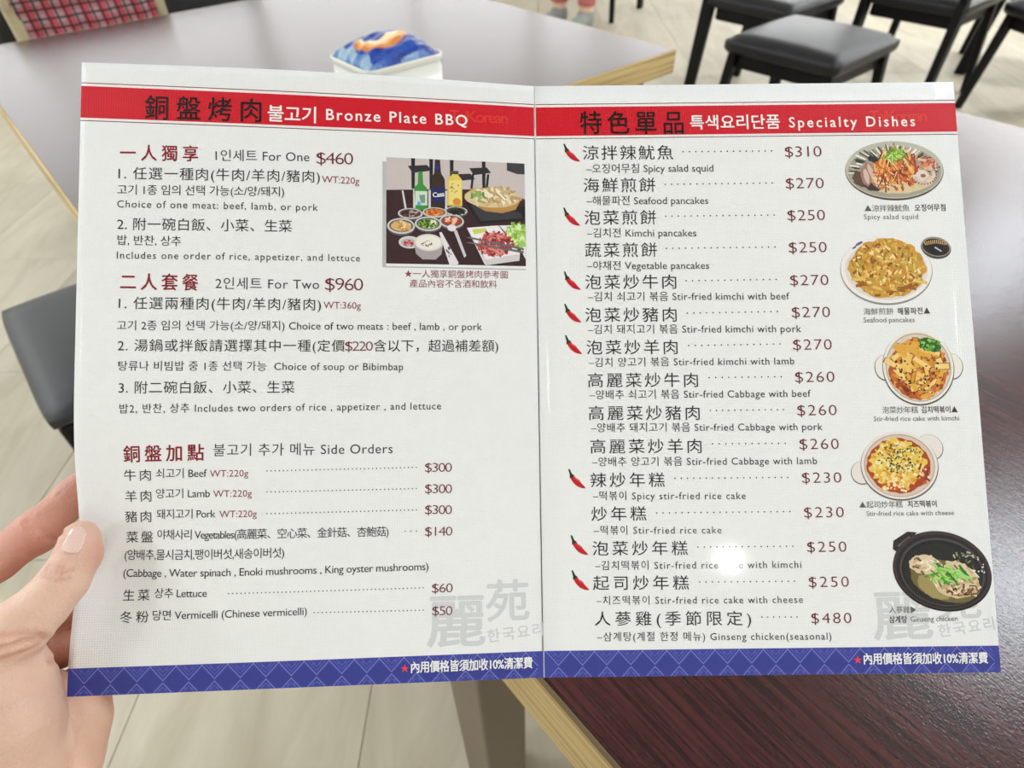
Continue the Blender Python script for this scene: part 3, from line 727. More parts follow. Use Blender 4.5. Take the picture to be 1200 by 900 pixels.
M_CREASE = ink('crease_shadow_grey', srgb('#5b5a5c'))
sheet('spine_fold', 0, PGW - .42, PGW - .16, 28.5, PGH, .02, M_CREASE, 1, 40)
sheet('spine_fold', 1, .2, .42, 1, PGH, .02, M_PAPER, 1, 40)
# printed bands
for pg in (0, 1):
    bw = .9 if pg == 0 else 0.; u0, u1 = (.02, PGW - .3) if pg == 0 else (.6, PGW - .02)
    sheet('red_banner', pg, u0, u1, 11.5, 27.0, .03, M_RED, 48, 3, 0, bw)
    for v in (10.0, 28.4): sheet('banner_rule', pg, u0, u1, v - .2, v + .2, .03, INK['R'] if v < 20 else INK['P'], 48, 1, 0, bw)
    sheet('blue_border', pg, .02 if pg == 0 else .5, PGW - .02, 284.6, PGH - .02, .03, M_BLUE, 40, 3)

def tiles(pts, g=5.):
    """cut a large polygon into small cells so that it follows the curl of the page"""
    us = [q[0] for q in pts]; vs2 = [q[1] for q in pts]
    if max(us) - min(us) < 7 and max(vs2) - min(vs2) < 9: return [pts]
    def cut(poly, ax, val, sg):
        out = []
        for i in range(len(poly)):
            a, b = poly[i - 1], poly[i]; da, db = sg * (a[ax] - val), sg * (b[ax] - val)
            if (da >= 0) != (db >= 0):
                t = da / (da - db); out.append((a[0] + (b[0] - a[0]) * t, a[1] + (b[1] - a[1]) * t))
            if db >= 0: out.append(b)
        return out
    res = []
    for i in range(int(min(us) // g), int(max(us) // g) + 1):
        col = cut(cut(list(pts), 0, i * g, 1), 0, (i + 1) * g, -1) if True else None
        if len(col) < 3: continue
        for j in range(int(min(vs2) // g), int(max(vs2) // g) + 1):
            c = cut(cut(col, 1, j * g, 1), 1, (j + 1) * g, -1)
            if len(c) >= 3: res.append(c)
    return res
# flat coloured print made of small polygons in page millimetres
def print_mesh(name, pg, polys, off, parent=None, mat=None, step=.012):
    vs_, fs, cols, uvs = [], [], [], []
    if pg == 0: polys = [(c, col, lay) for pts, col, lay in polys for c in tiles(pts)]
    for k, (pts, col, lay) in enumerate(polys):
        b = len(vs_)
        pts = np.array(pts, float); P = page_pt(pg, pts[:, 0], pts[:, 1], off + lay * step)
        vs_ += P.tolist(); uvs += pts.tolist(); fs.append(tuple(range(b, b + len(pts)))); cols += [col] * len(pts)
    o = from_py(name, vs_, fs, mat or M_PHOTO, menu if parent is None else parent)
    uv_mm(o.data, uvs)
    c = o.data.color_attributes.new('print', 'FLOAT_COLOR', 'POINT'); c.data.foreach_set('color', np.array(cols, np.float32).ravel())
    return o
def ell(cx, cy, rx, ry, n=40, rot=0., wob=0., rnd=None):
    out = []
    for k in range(n):
        a = 2 * math.pi * k / n; s = 1 + (rnd.uniform(-wob, wob) if rnd else 0)
        x, y = rx * s * math.cos(a), ry * s * math.sin(a)
        out.append((cx + x * math.cos(rot) - y * math.sin(rot), cy + x * math.sin(rot) + y * math.cos(rot)))
    return out
def stick(x, y, l, w, a):
    c, s = math.cos(a), math.sin(a)
    return [(x + c * l / 2 - s * w / 2, y + s * l / 2 + c * w / 2), (x + c * l / 2 + s * w / 2, y + s * l / 2 - c * w / 2), (x - c * l / 2 + s * w / 2, y - s * l / 2 - c * w / 2), (x - c * l / 2 - s * w / 2, y - s * l / 2 + c * w / 2)]
def sticks(rnd, cx, cy, rx, ry, n, l, w, cols, edge, lay, ang=None, spread=3.2):
    out = []
    for k, (pts, c, ly) in enumerate(scatter(rnd, cx, cy, rx, ry, n, l, w, cols, lay, ang, spread)):
        mx, my = sum(q[0] for q in pts) / 4, sum(q[1] for q in pts) / 4
        out.append(([(mx + (x - mx) * 1.0 + (.32 if x > mx else -.32), my + (y - my) + (.32 if y > my else -.32)) for x, y in pts], srgb(edge), lay + k * .03)); out.append((pts, c, lay + k * .03 + .015))
    return out
def scatter(rnd, cx, cy, rx, ry, n, l, w, cols, lay, ang=None, spread=3.2, fill=1.):
    out = []
    for k in range(n):
        r = math.sqrt(rnd.random()) * fill; a = rnd.uniform(0, 2 * math.pi)
        x, y = cx + rx * r * math.cos(a), cy + ry * r * math.sin(a)
        an = rnd.uniform(-spread / 2, spread / 2) + (ang if ang is not None else 0)
        out.append((stick(x, y, l * rnd.uniform(.6, 1.3), w * rnd.uniform(.7, 1.3), an), srgb(rnd.choice(cols)), lay + k * .004))
    return out

# diamond lattice of the blue border
def border(pg):
    polys = []; pit = 11.6; v0, v1 = 284.7, 296.9; mid = v0 + 7.2
    dark, lite, pale = srgb('#333a8b'), srgb('#565db0'), srgb('#8188cc')
    def clip(pts): return [(min(max(u, .1), PGW - .1), min(max(v, v0), v1)) for u, v in pts]
    k = 0; u = 1.5
    while u < PGW + 6:
        if 5.8 < u < PGW - 5.8: polys.append(([(u - 5.6, mid), (u, mid - 5.2), (u + 5.6, mid), (u, min(v1, mid + 5.0))], dark, 1))
        c = u + pit / 2
        for apex, base in ((mid - .3, v0), (mid + .3, v1)):
            sg = 1 if base < apex else -1; H = abs(apex - base)
            for q in range(3):
                hh = H - q * 1.9
                if hh < 1: continue
                half = hh * .92; t = .22
                for s in (-1, 1):
                    pl = [(c, base + sg * hh), (c, base + sg * (hh - 2 * t)), (c + s * (half - 2 * t), base), (c + s * half, base)]
                    if min(p[0] for p in pl) > .2 and max(p[0] for p in pl) < PGW - .2: polys.append((pl, pale if q == 0 else lite, 2))
            # fret keys inside
            for q in (-1, 1):
                kk = (c + q * 1.5, base + sg * 1.6)
                if .5 < kk[0] - 1 and kk[0] + 1 < PGW - .5: polys.append((stick(kk[0], kk[1], 1.5, .28, .75 * q), lite, 2)); polys.append((stick(kk[0], kk[1], 1.5, .28, -.75 * q), lite, 2))
        u += pit; k += 1
    print_mesh('border_pattern', pg, polys, .06)
border(0); border(1)

# chilli marks
def chili(u, v):
    body, stem = [], []
    top = []; bot = []
    for k in range(9):
        t = k / 8; x = -3.6 + 9.6 * t; y = -2.2 + 8.2 * t - 2.2 * math.sin(t * math.pi) * -.55
        w = 2.35 * (math.sin(math.pi * min(1, .18 + t * .82)) ** .7) * (1 - .25 * t)
        top.append((u + x + w * .62, v + y - w * .62)); bot.append((u + x - w * .62, v + y + w * .62))
    P = [(top + bot[::-1], srgb('#c01a26'), 0)]
    P.append(([(u - 1.6, v - 1.9), (u + 1.6, v + .2), (u + 3., v + 2.4), (u + .6, v + .8), (u - 1.8, v - 1.)], srgb('#dc5a5e'), 1))
    P.append(([(u - 5.8, v - 7.2), (u - 4.9, v - 7.4), (u - 3.2, v - 3.9), (u - 1.6, v - 2.9), (u - 3.1, v - 1.9), (u - 5., v - 1.0), (u - 4.8, v - 3.3)], srgb('#16351f'), 2))
    s = .72
    P = [([(u + (x - u) * s, v + (y - v) * s) for x, y in p], c, l) for p, c, l in P]
    print_mesh('chili_mark', 1, P, .05)
for u, v in CHILI: chili(u, v)

# dish pictures -------------------------------------------------
def dish_squid():
    r = random.Random(1); u, v = 184.7, 47.1; P = [(ell(u, v + .5, 25.4, 15.8, 56), srgb('#4c443c'), 0), (ell(u, v, 25.2, 15.3, 56), srgb('#bdb9a9'), 1), (ell(u, v + 1.1, 24, 13.6, 56), srgb('#a39c88'), 2)]
    for k in range(46):
        a = math.pi + math.pi * k / 45 + r.uniform(-.05, .05); f = r.uniform(.80, .9)
        P.append((stick(u + 24 * f * math.cos(a), v + 1 + 14 * f * math.sin(a), r.uniform(3, 6), .7, math.atan2(14 * math.sin(a), 24 * math.cos(a))), srgb(r.choice(['#f4f3ea', '#5d5a50', '#e2dfd0', '#37352f'])), 3))
    P.append((ell(u + 1, v + 5.2, 18, 7.6, 40, 0, .05, r), srgb('#d9c59b'), 4))
    P.append((ell(u - 17, v + 5, 5.5, 3.6, 24, .5, .1, r), srgb('#5b4238'), 5)); P.append((ell(u - 12, v + 8, 5, 3, 24, .3, .1, r), srgb('#3d2c26'), 5))
    for dx, dy, rot in ((-12.5, 1, 1.25), (-10, 6, .9), (-15, 3.4, 1.4)): P += [(ell(u + dx, v + dy, 5.4, 2.4, 24, rot, .08, r), srgb('#a4766b'), 6), (ell(u + dx + .4, v + dy, 4.2, 1.3, 20, rot, .1, r), srgb('#d8b8a8'), 6.3)]
    P += scatter(r, u + 1, v - .5, 11.5, 8, 130, 9, .75, ['#c2491b', '#d96d22', '#e89a3f', '#9d3513', '#f0b860', '#7a2a12', '#e8cf90'], 7, 1.45, 1.5)
    P += scatter(r, u, v + 5, 12, 4.5, 60, 5, .6, ['#c2491b', '#e9d6a4', '#8a3013', '#d9872f'], 8, 1.2, 2.4)
    for a0 in np.linspace(-.9, 2.8, 13): P.append((stick(u + 15 + 5.2 * math.cos(a0), v + 2.6 + 4.4 * math.sin(a0), 2.6, 2.3, a0 + 1.57), srgb('#e8cfc0'), 9 + .01 * a0)); 
    for a0 in np.linspace(-.9, 2.8, 16): P.append((ell(u + 15 + 6.4 * math.cos(a0), v + 2.6 + 5.3 * math.sin(a0), .45, .45, 8), srgb('#7c4a3c'), 9.4))
    P.append((ell(u + 14, v + 3, 3.2, 2.6, 20, 0, .1, r), srgb('#ead6c6'), 9.5)); P.append((ell(u + 14.6, v + 3.4, 1.4, 1., 12), srgb('#8e5a48'), 9.6))
    P += scatter(r, u + 17, v - 3, 5, 2.5, 18, 4, 1.1, ['#b8502b', '#d98a62', '#e6b596'], 9.7)
    P.append((ell(u - 10.5, v - 5.8, 3, 1.6, 18, .2, .1, r), srgb('#2a2328'), 9.7))
    P += scatter(r, u + 1, v - 7.6, 5.5, 3.2, 34, 4.5, .8, ['#7fae2d', '#a9cf55', '#5f8c22', '#cfe38a'], 10, .4, 2.6)
    print_mesh('dish_photo', 1, P, .05)
def dish_pancake():
    r = random.Random(2); u, v = 177.1, 99.4
    P = [(ell(u, v + .5, 23.4, 17.9, 60), srgb('#8f8b88'), 0), (ell(u, v, 23.1, 17.4, 60), srgb('#f0ebe6'), 1), (ell(u, v + .4, 21, 15.4, 50), srgb('#e2d9d2'), 1.5)]
    P.append((ell(u + .4, v - .6, 19.4, 15.2, 50, 0, .05, r), srgb('#cc9638'), 2))
    P += scatter(r, u + .4, v - .6, 18.6, 14.6, 420, 2.6, 1.1, ['#d9a238', '#c48a2a', '#e8c066', '#a8701e', '#e0b04a', '#f3d892', '#8a5418', '#b09a38'], 3)
    for k in range(18): P.append((stick(u - 15 + 1.9 * k, v + 10.5 - .06 * (k - 9) ** 2 + r.uniform(-1, 1), 6, 1.5, r.uniform(-.5, .5)), srgb(r.choice(['#e3bd63', '#c98d2c', '#9a5d18'])), 5))
    P.append((ell(u - 13, v - 13.6, 2.2, .7, 14, -.5), srgb('#6a5a78'), 5)); P.append((ell(u - 15.5, v - 11.6, 1.3, .5, 12, -.6), srgb('#6a5a78'), 5))
    print_mesh('dish_photo', 1, P, .05)
    u, v = 203.1, 87.9; P = [(ell(u, v + .6, 7.7, 5.7, 36, .2), srgb('#4a443d'), 6), (ell(u, v, 7.5, 5.1, 36, .2), srgb('#9d9484'), 7), (ell(u, v + .3, 6.9, 4.4, 36, .2), srgb('#2d2017'), 8), (ell(u, v + 1.2, 5.6, 3, 30, .2), srgb('#120d12'), 9)]
    for k in range(12): P.append((stick(u - 5.5 + 1.0 * k, v - 2.6 + .15 * abs(k - 5.5), 2.0, .5, 1.57 + (k - 5.5) * .08), srgb('#c9a467'), 10))
    P.append((stick(u + 1, v + 1.4, 4, .8, .6), srgb('#b9b4c4'), 10.5))
    print_mesh('dish_photo', 1, P, .05)
def pot(u, v, rx, ry, rim, inner, line, hand, r):
    P = []
    for (dx, dy, hx, hy, rot) in hand: P += [(ell(u + dx, v + dy + .25, hx + .35, hy + .35, 30, rot), line, 0), (ell(u + dx, v + dy, hx, hy, 30, rot), rim, 1)]
    P += [(ell(u, v + .5, rx + .35, ry + .35, 60), line, 2), (ell(u, v, rx, ry, 60), rim, 3), (ell(u, v + .2, rx * .93, ry * .93, 60), srgb('#b9a58e'), 4), (ell(u, v + .3, rx * .9, ry * .9, 60), inner, 5)]
    return P
def dish_kimchi():
    r = random.Random(3); u, v = 189.8, 149.3
    P = pot(u, v, 17.6, 18.6, srgb('#efe9e0'), srgb('#d9cbbb'), srgb('#57514c'), ((-16.5, 0, 5, 6.2, 0), (16.5, -.2, 5.6, 6.4, 0)), r)
    P.append((ell(u - .3, v + 1.2, 14.6, 15, 40, 0, .05, r), srgb('#b5571a'), 6))
    P += scatter(r, u - .3, v + 1.2, 13.6, 14.2, 120, 4.6, 2.0, ['#c96a1c', '#a34312', '#d98a2c', '#7d2f10', '#e3a044'], 7)
    P += sticks(r, u - .3, v + 1.5, 12.2, 12.6, 44, 8.5, 2.2, ['#e0a63c', '#efc163', '#d48f2a', '#f3cf7f'], '#7a3510', 9, .7, 2.8)
    P += scatter(r, u - .3, v + 1.2, 13, 13.6, 60, 1.1, .8, ['#5a2410', '#8a3a14', '#2f150c'], 11)
    P += scatter(r, u - 1.5, v - 8, 8, 4, 16, 7, 2.2, ['#e0a63c', '#efc163'], 11.5, .5, .8)
    P += [(ell(u + 6.5, v - 11, 5.6, 3.4, 22, .35, .12, r), srgb('#3e7a23'), 12.5)]
    P += scatter(r, u + 6.5, v - 11, 5, 3, 50, 1.8, 1.2, ['#5ea033', '#2f6418', '#8cc357', '#224c14'], 13)
    print_mesh('dish_photo', 1, P, .05)
def dish_cheese():
    r = random.Random(5); u, v = 177.1, 197.9
    P = pot(u, v, 18.8, 16.6, srgb('#ebe2dc'), srgb('#d8c4b6'), srgb('#6d6664'), ((-18.6, 3.4, 5.2, 5.4, 0), (15.5, -8.6, 6.5, 6, .6)), r)
    P.append((ell(u - .6, v + .3, 15.6, 13.4, 40, 0, .03, r), srgb('#a8431a'), 6))
    P.append((ell(u - 1., v - .6, 13.6, 11.8, 44, 0, .12, r), srgb('#e6c257'), 7))
    P.append((ell(u - 3, v + 5, 8, 6.6, 30, 0, .14, r), srgb('#ecd37c'), 7.5)); P.append((ell(u - 5, v - 4, 7, 6, 30, 0, .12, r), srgb('#eacb66'), 7.7))
    P += scatter(r, u - 1, v - .6, 12.4, 11, 150, 2.6, 1.3, ['#f0d98b', '#e0b03c', '#d99a2e', '#f5e5ae', '#e7c655'], 8)
    P += scatter(r, u + .5, v - 3.5, 11, 7.5, 130, .95, .6, ['#4a4a1c', '#2f2a12', '#6e5a22'], 10)
    P += scatter(r, u - 2, v + 9.5, 8, 3.2, 20, 3, 1.3, ['#f3dfa8', '#c9581d', '#e8b05a'], 10.5)
    P += scatter(r, u + 11, v + 4, 3.6, 5, 22, 1.6, 1, ['#f1dcae', '#c65a20', '#8e3312'], 10.5)
    print_mesh('dish_photo', 1, P, .05)
def dish_ginseng():
    r = random.Random(6); u, v = 194.3, 249.0
    P = [([(u - 23.2, v - 10.5), (u - 22.6, v - 14.5), (u - 15.5, v - 18.8), (u - 11, v - 18.4), (u - 15, v - 13.5), (u - 20.5, v - 8.5)], srgb('#2a2324'), 0),
         ([(u - 20.8, v - 12.2), (u - 14.8, v - 16.6), (u - 14.2, v - 15.6), (u - 19.6, v - 10.8)], srgb('#6b6163'), 1)]
    def e(k, dy, c, lay): P.append(([(min(x, PGW - .1), y) for x, y in ell(u, v + dy, 24.0 * k, 18.6 * k, 70, .22)], srgb(c), lay))
    e(1.0, .6, '#171213', 2); e(.99, -.2, '#3a3031', 3); e(.93, .3, '#231c1d', 4); e(.86, .6, '#4a4142', 5); e(.82, .9, '#17171a', 6); e(.78, 1.6, '#1f211c', 7)
    P.append((ell(u + 1, v + 5, 17, 9.5, 50, .3, .02, r), srgb('#6d6238'), 8))
    P.append((ell(u - 4, v + 7.5, 9, 5.4, 40, .5, .05, r), srgb('#a08f58'), 9))
    for dx, dy, rx, ry, rot, c in ((-8, -2.8, 8, 4.6, .15, '#d9c6a4'), (3.5, 7, 8.5, 5.4, .5, '#d6c097'), (10.5, 8.2, 7, 4.6, -.2, '#c6a878'), (9, 1.8, 9, 5, .6, '#d8c7a0')):
        P.append((ell(u + dx, v + dy, rx, ry, 34, rot, .08, r), srgb(c), 10)); P += scatter(r, u + dx, v + dy, rx * .9, ry * .85, 26, 3.6, .9, ['#f0e5cc', '#a98a5c', '#6d4f33', '#e4d2ac', '#c9a986'], 11, rot, 2.)
    P += scatter(r, u + 9, v + 9.5, 8, 2.5, 20, 2, .8, ['#6d3f22', '#8d6236', '#3a2618'], 12)
    P += scatter(r, u + 2.5, v + 1.6, 10, 3.6, 40, 6.5, 1., ['#4f8f2a', '#7fbf4b', '#356d1d', '#a7d777'], 13, .25, 1.7)
    P += scatter(r, u + 12, v - 6, 6, 3, 16, 1.6, .8, ['#8d8a70', '#b9b79d', '#55543f'], 12); P += scatter(r, u + 19, v - 2, 2, 4, 8, .8, .6, ['#e6e6e2'], 12)
    print_mesh('dish_photo', 1, P, .05)
def meal_photo():
    r = random.Random(7)
    U0, V0, W_, H_ = 143.6, 41.9, 69.5, 53.6
    def m(x, y): return (U0 + (x - 62) / 815 * W_, V0 + (y - 84) / 615 * H_)
    def q(pts, c, lay): P.append(([m(*p) for p in pts], srgb(c), lay))
    kx = W_ / 815; ky = H_ / 615
    def el(x, y, rx, ry, c, lay, n=30): P.append(([(min(max(a, U0), U0 + W_), min(max(b, V0), V0 + H_)) for a, b in ell(*m(x, y), rx * kx, ry * ky, n)], srgb(c), lay))
    def sc(x, y, rx, ry, n, l, w, cols, lay, ang=None, sp=3.2): P.extend(scatter(r, *m(x, y), rx * kx, ry * ky, n, l * kx, w * kx, cols, lay, ang, sp))
    P = []
    q([(40, 110), (62, 110), (62, 715), (877, 715), (877, 722), (40, 722)], '#bcbcbc', -1)
    q([(62, 84), (877, 84), (877, 699), (62, 699)], '#cbbfbd', 0)
    q([(62, 275), (330, 262), (640, 250), (877, 300), (877, 699), (62, 699)], '#3a2226', 1)
    q([(770, 84), (877, 84), (877, 150), (830, 150), (770, 130)], '#3c3b3f', 1)
    for x in (205, 310, 430, 620): q([(x, 84), (x + 22, 84), (x + 20, 262), (x + 2, 262)], '#232126', 1.5)
    for x, y, w in ((185, 130, 140), (430, 170, 150), (545, 128, 130)): q([(x, y), (x + w * .8, y - 10), (x + w, y + 22), (x + w * .2, y + 40)], '#2c2b30', 1.6)
    for x in (560, 650): q([(x, 160), (x + 14, 160), (x + 4, 250), (x - 10, 250)], '#26242a', 1.6)
    q([(150, 275), (160, 275), (180, 385), (168, 385)], '#d9d4d6', 2)
    for x in (216, 304, 400): q([(x, 268), (x + 14, 266), (x + 14, 375), (x, 375)], '#d8d2d2', 2)
    # green bottle, brown bottle, yellow bottle
    q([(247, 160), (270, 160), (275, 235), (296, 255), (298, 385), (230, 385), (222, 255), (243, 235)], '#3f8f3c', 3); q([(228, 275), (298, 275), (298, 358), (228, 358)], '#cfe0d2', 4); q([(250, 300), (285, 295), (285, 345), (262, 345)], '#7b9486', 5); el(250, 350, 10, 14, '#5aa0c8', 6, 12)
    q([(343, 86), (372, 86), (378, 165), (400, 200), (402, 365), (322, 365), (322, 200), (338, 165)], '#3a2a22', 3); q([(322, 250), (402, 245), (402, 335), (322, 340)], '#222a5e', 4); el(356, 130, 14, 18, '#27346f', 4, 14)
    q([(440, 150), (482, 150), (480, 172), (502, 200), (502, 355), (415, 355), (415, 200), (442, 172)], '#e3c85a', 3); q([(440, 148), (482, 148), (480, 168), (442, 168)], '#4b4440', 4); q([(425, 205), (498, 200), (498, 340), (425, 345)], '#edd983', 4); el(470, 330, 24, 22, '#d98f34', 5, 16); sc(460, 250, 30, 40, 8, 14, 6, ['#6d5a2a', '#b08a38'], 5)
    # stove and hot pot
    q([(520, 330), (600, 455), (877, 425), (877, 350), (700, 330)], '#1c1a1e', 3); q([(550, 345), (612, 440), (860, 415), (850, 380)], '#3b383d', 3.4)
    q([(515, 285), (560, 250), (700, 232), (810, 262), (855, 300), (820, 365), (740, 388), (640, 380), (560, 340)], '#b78a48', 4); el(680, 300, 165, 58, '#d8c297', 5)
    sc(690, 290, 140, 42, 90, 60, 14, ['#e7d7b4', '#cbb07a', '#f2e8d0', '#b99a62'], 6, .3, 2.4); sc(600, 290, 40, 22, 16, 30, 12, ['#8fae5a', '#6c8f40'], 7)
    # side dish bowls
    for x, y, rx, ry, food in ((200, 408, 72, 34, ['#3a2420', '#6d3a2c', '#a89a8c']), (342, 397, 72, 32, ['#d9762e', '#b5501c', '#eaa35a']), (466, 385, 66, 30, ['#26241f', '#3b4034', '#151517']), (147, 482, 80, 50, ['#d9b070', '#c48e4c', '#efd3a0']), (303, 465, 78, 46, ['#8fb04c', '#dfe6bc', '#3e5a24']), (440, 446, 72, 44, ['#a83a28', '#d77a5c', '#efc5aa'])):
        el(x, y + 6, rx, ry, '#5f5a5c', 5); el(x, y, rx, ry * .92, '#cfcaca', 6); el(x, y - 1, rx * .86, ry * .72, '#59504e', 7); el(x, y + 1, rx * .74, ry * .58, food[0], 7.5); sc(x, y, rx * .66, ry * .52, 26, 22, 12, food, 8)
    # rice bowl, small dish
    el(195, 575, 62, 36, '#d5cfd0', 8); el(190, 578, 44, 24, '#b9afb0', 8.5); sc(190, 580, 26, 14, 12, 16, 9, ['#c0392b', '#e0705a'], 9)
    q([(222, 580), (388, 580), (380, 640), (345, 672), (270, 672), (232, 640)], '#a9a1a2', 9); el(305, 574, 83, 50, '#dcd6d4', 10); el(305, 574, 72, 41, '#efe9dc', 11); sc(300, 580, 40, 16, 16, 9, 6, ['#5a5142', '#8d8570'], 12)
    # chopsticks paper and spoon
    q([(366, 515), (380, 510), (480, 690), (470, 699), (425, 699)], '#e8e4e6', 9); sc(420, 620, 20, 40, 9, 16, 7, ['#55505a'], 10, 1.1, .5)
    q([(450, 500), (470, 498), (524, 645), (512, 658)], '#cfcbd0', 13); el(440, 485, 26, 20, '#e6e3e6', 13, 18)
    # meat plate and lettuce
    q([(720, 462), (877, 455), (877, 660), (845, 600)], '#ece8e8', 9); sc(830, 520, 62, 70, 110, 40, 16, ['#9cc65a', '#c5e08a', '#7fae3c', '#dcefb4'], 10)
    q([(528, 482), (715, 462), (842, 625), (838, 668), (640, 699), (630, 690)], '#f1eeee', 11); q([(528, 482), (640, 665), (838, 628), (838, 668), (640, 699)], '#d5cfcf', 11.5)
    q([(560, 490), (640, 480), (650, 500), (570, 520)], '#cbd06a', 12); sc(695, 575, 100, 62, 150, 44, 12, ['#a8383c', '#c8605c', '#7d2428', '#dd8f86', '#b24a48'], 13)
    for d in (0, 30): q([(520, 540 + d), (545, 535 + d), (865, 592 + d * .6), (865, 606 + d * .6)], '#6d6668', 17)
    P = [([(min(max(a, U0 - 2), U0 + W_), min(max(b, V0), V0 + H_ + 2)) for a, b in p], c, l + 1) for p, c, l in P]
    print_mesh('meal_photo', 0, P, .05)
for f in (dish_squid, dish_pancake, dish_kimchi, dish_cheese, dish_ginseng, meal_photo): f()

# lettering ----------------------------------------------------
STY = dict(K=('banner_heading', 0, .16, .022), W=('banner_lettering', 0, .16, .03), w=('border_lettering', 0, .16, .04), R=('section_heading', 0, .07, .03), G=('section_subheading', 0, .07, 0),
           B=('menu_line', 0, .09, 0), P=('price', -.010, .10, 0), r=('note_line', 0., .07, 0), M=('watermark_lettering', 0, .03, .035), m=('banner_watermark', 0, .12, 0), V=('bottle_lettering', 0, .42, .05), c=('caption', 0, .08, 0), b=('caption', 0, .08, .03), S=('border_star', 0, .16, 0))
SX = {}
def lettering():
    jobs = []
    for i, (pg, st, txt, u0, v0, u1, v1, em, xs) in enumerate(TEXT):
        if st == 'D': jobs.append(None); continue
        cu = bpy.data.curves.new('t', 'FONT'); cu.body = txt; cu.size = 1.; cu.resolution_u = 3 if em > 5 else 2; cu.offset = STY[st][1]
        o = bpy.data.objects.new('t', cu); COL.objects.link(o); jobs.append(o)
    bpy.context.view_layer.update()
    # pass 1: natural width, then letter spacing so the line fills its measured length
    for o, (pg, st, txt, u0, v0, u1, v1, em, xs) in zip(jobs, TEXT):
        if o is None: continue
        n = len(txt); want = math.hypot(u1 - u0, v1 - v0) / em / xs; nat = o.dimensions.x
        if n > 1: o.data.space_character = min(2.2, max(.72, 1 + (want - nat) / max(nat * (n - 1) / n, .01)))
    bpy.context.view_layer.update()
    dg = bpy.context.evaluated_depsgraph_get()
    for o, (pg, st, txt, u0, v0, u1, v1, em, xs) in zip(jobs, TEXT):
        if o is None:
            n = int(txt); rr = em / 2; polys = []
            for k in range(n):
                t = k / max(1, n - 1); polys.append((ell(u0 + (u1 - u0) * t, v0 + (v1 - v0) * t, rr, rr, 8), (0, 0, 0, 1), 0))
            print_mesh('dot_leader', pg, polys, .07, mat=INK['D']); continue
        me = bpy.data.meshes.new_from_object(o.evaluated_get(dg))
        co = np.empty(len(me.vertices) * 3, np.float32); me.vertices.foreach_get('co', co); co = co.reshape(-1, 3)
        x0, x1 = co[:, 0].min(), co[:, 0].max()
        L = math.hypot(u1 - u0, v1 - v0); s = L / max(x1 - x0, 1e-6)
        if len(txt) == 1: s = em if txt in '▲★' else s
        du, dv = (u1 - u0) / L, (v1 - v0) / L
        X = (co[:, 0] - x0) * s; Y = co[:, 1] * em
        u = u0 + X * du + Y * dv; v = v0 + X * dv - Y * du
        u = np.clip(u, .3, PGW - .1); v = np.clip(v, 1, PGH - .2)
        bold = STY[st][3] * em
        if bold:      # heavier strokes: the same letters printed again a hair to either side
            fs = [tuple(q.vertices) for q in me.polygons]; n = len(u); uu, vv, ff, oo = [], [], [], []
            for k, (a, c) in enumerate(((-.5, 0), (.5, 0), (0, -.45), (0, .45))):
                uu.append(u + a * bold); vv.append(v + c * bold); ff += [tuple(q + n * k for q in f) for f in fs]; oo.append(np.full(n, STY[st][2] + k * .004))
            u, v, off = np.concatenate(uu), np.concatenate(vv), np.concatenate(oo)
            me = bpy.data.meshes.new(STY[st][0]); me.from_pydata(page_pt(pg, u, v, off).tolist(), [], ff)
        else:
            me.vertices.foreach_set('co', page_pt(pg, u, v, STY[st][2]).astype(np.float32).ravel())
        me.update()
        uv_mm(me, np.stack([u, v], 1)); me.materials.clear(); me.name = STY[st][0]
        mesh_obj(STY[st][0], me, INK[st], menu)
    for o in jobs:
        if o is not None:
            c = o.data; bpy.data.objects.remove(o); bpy.data.curves.remove(c)
lettering()

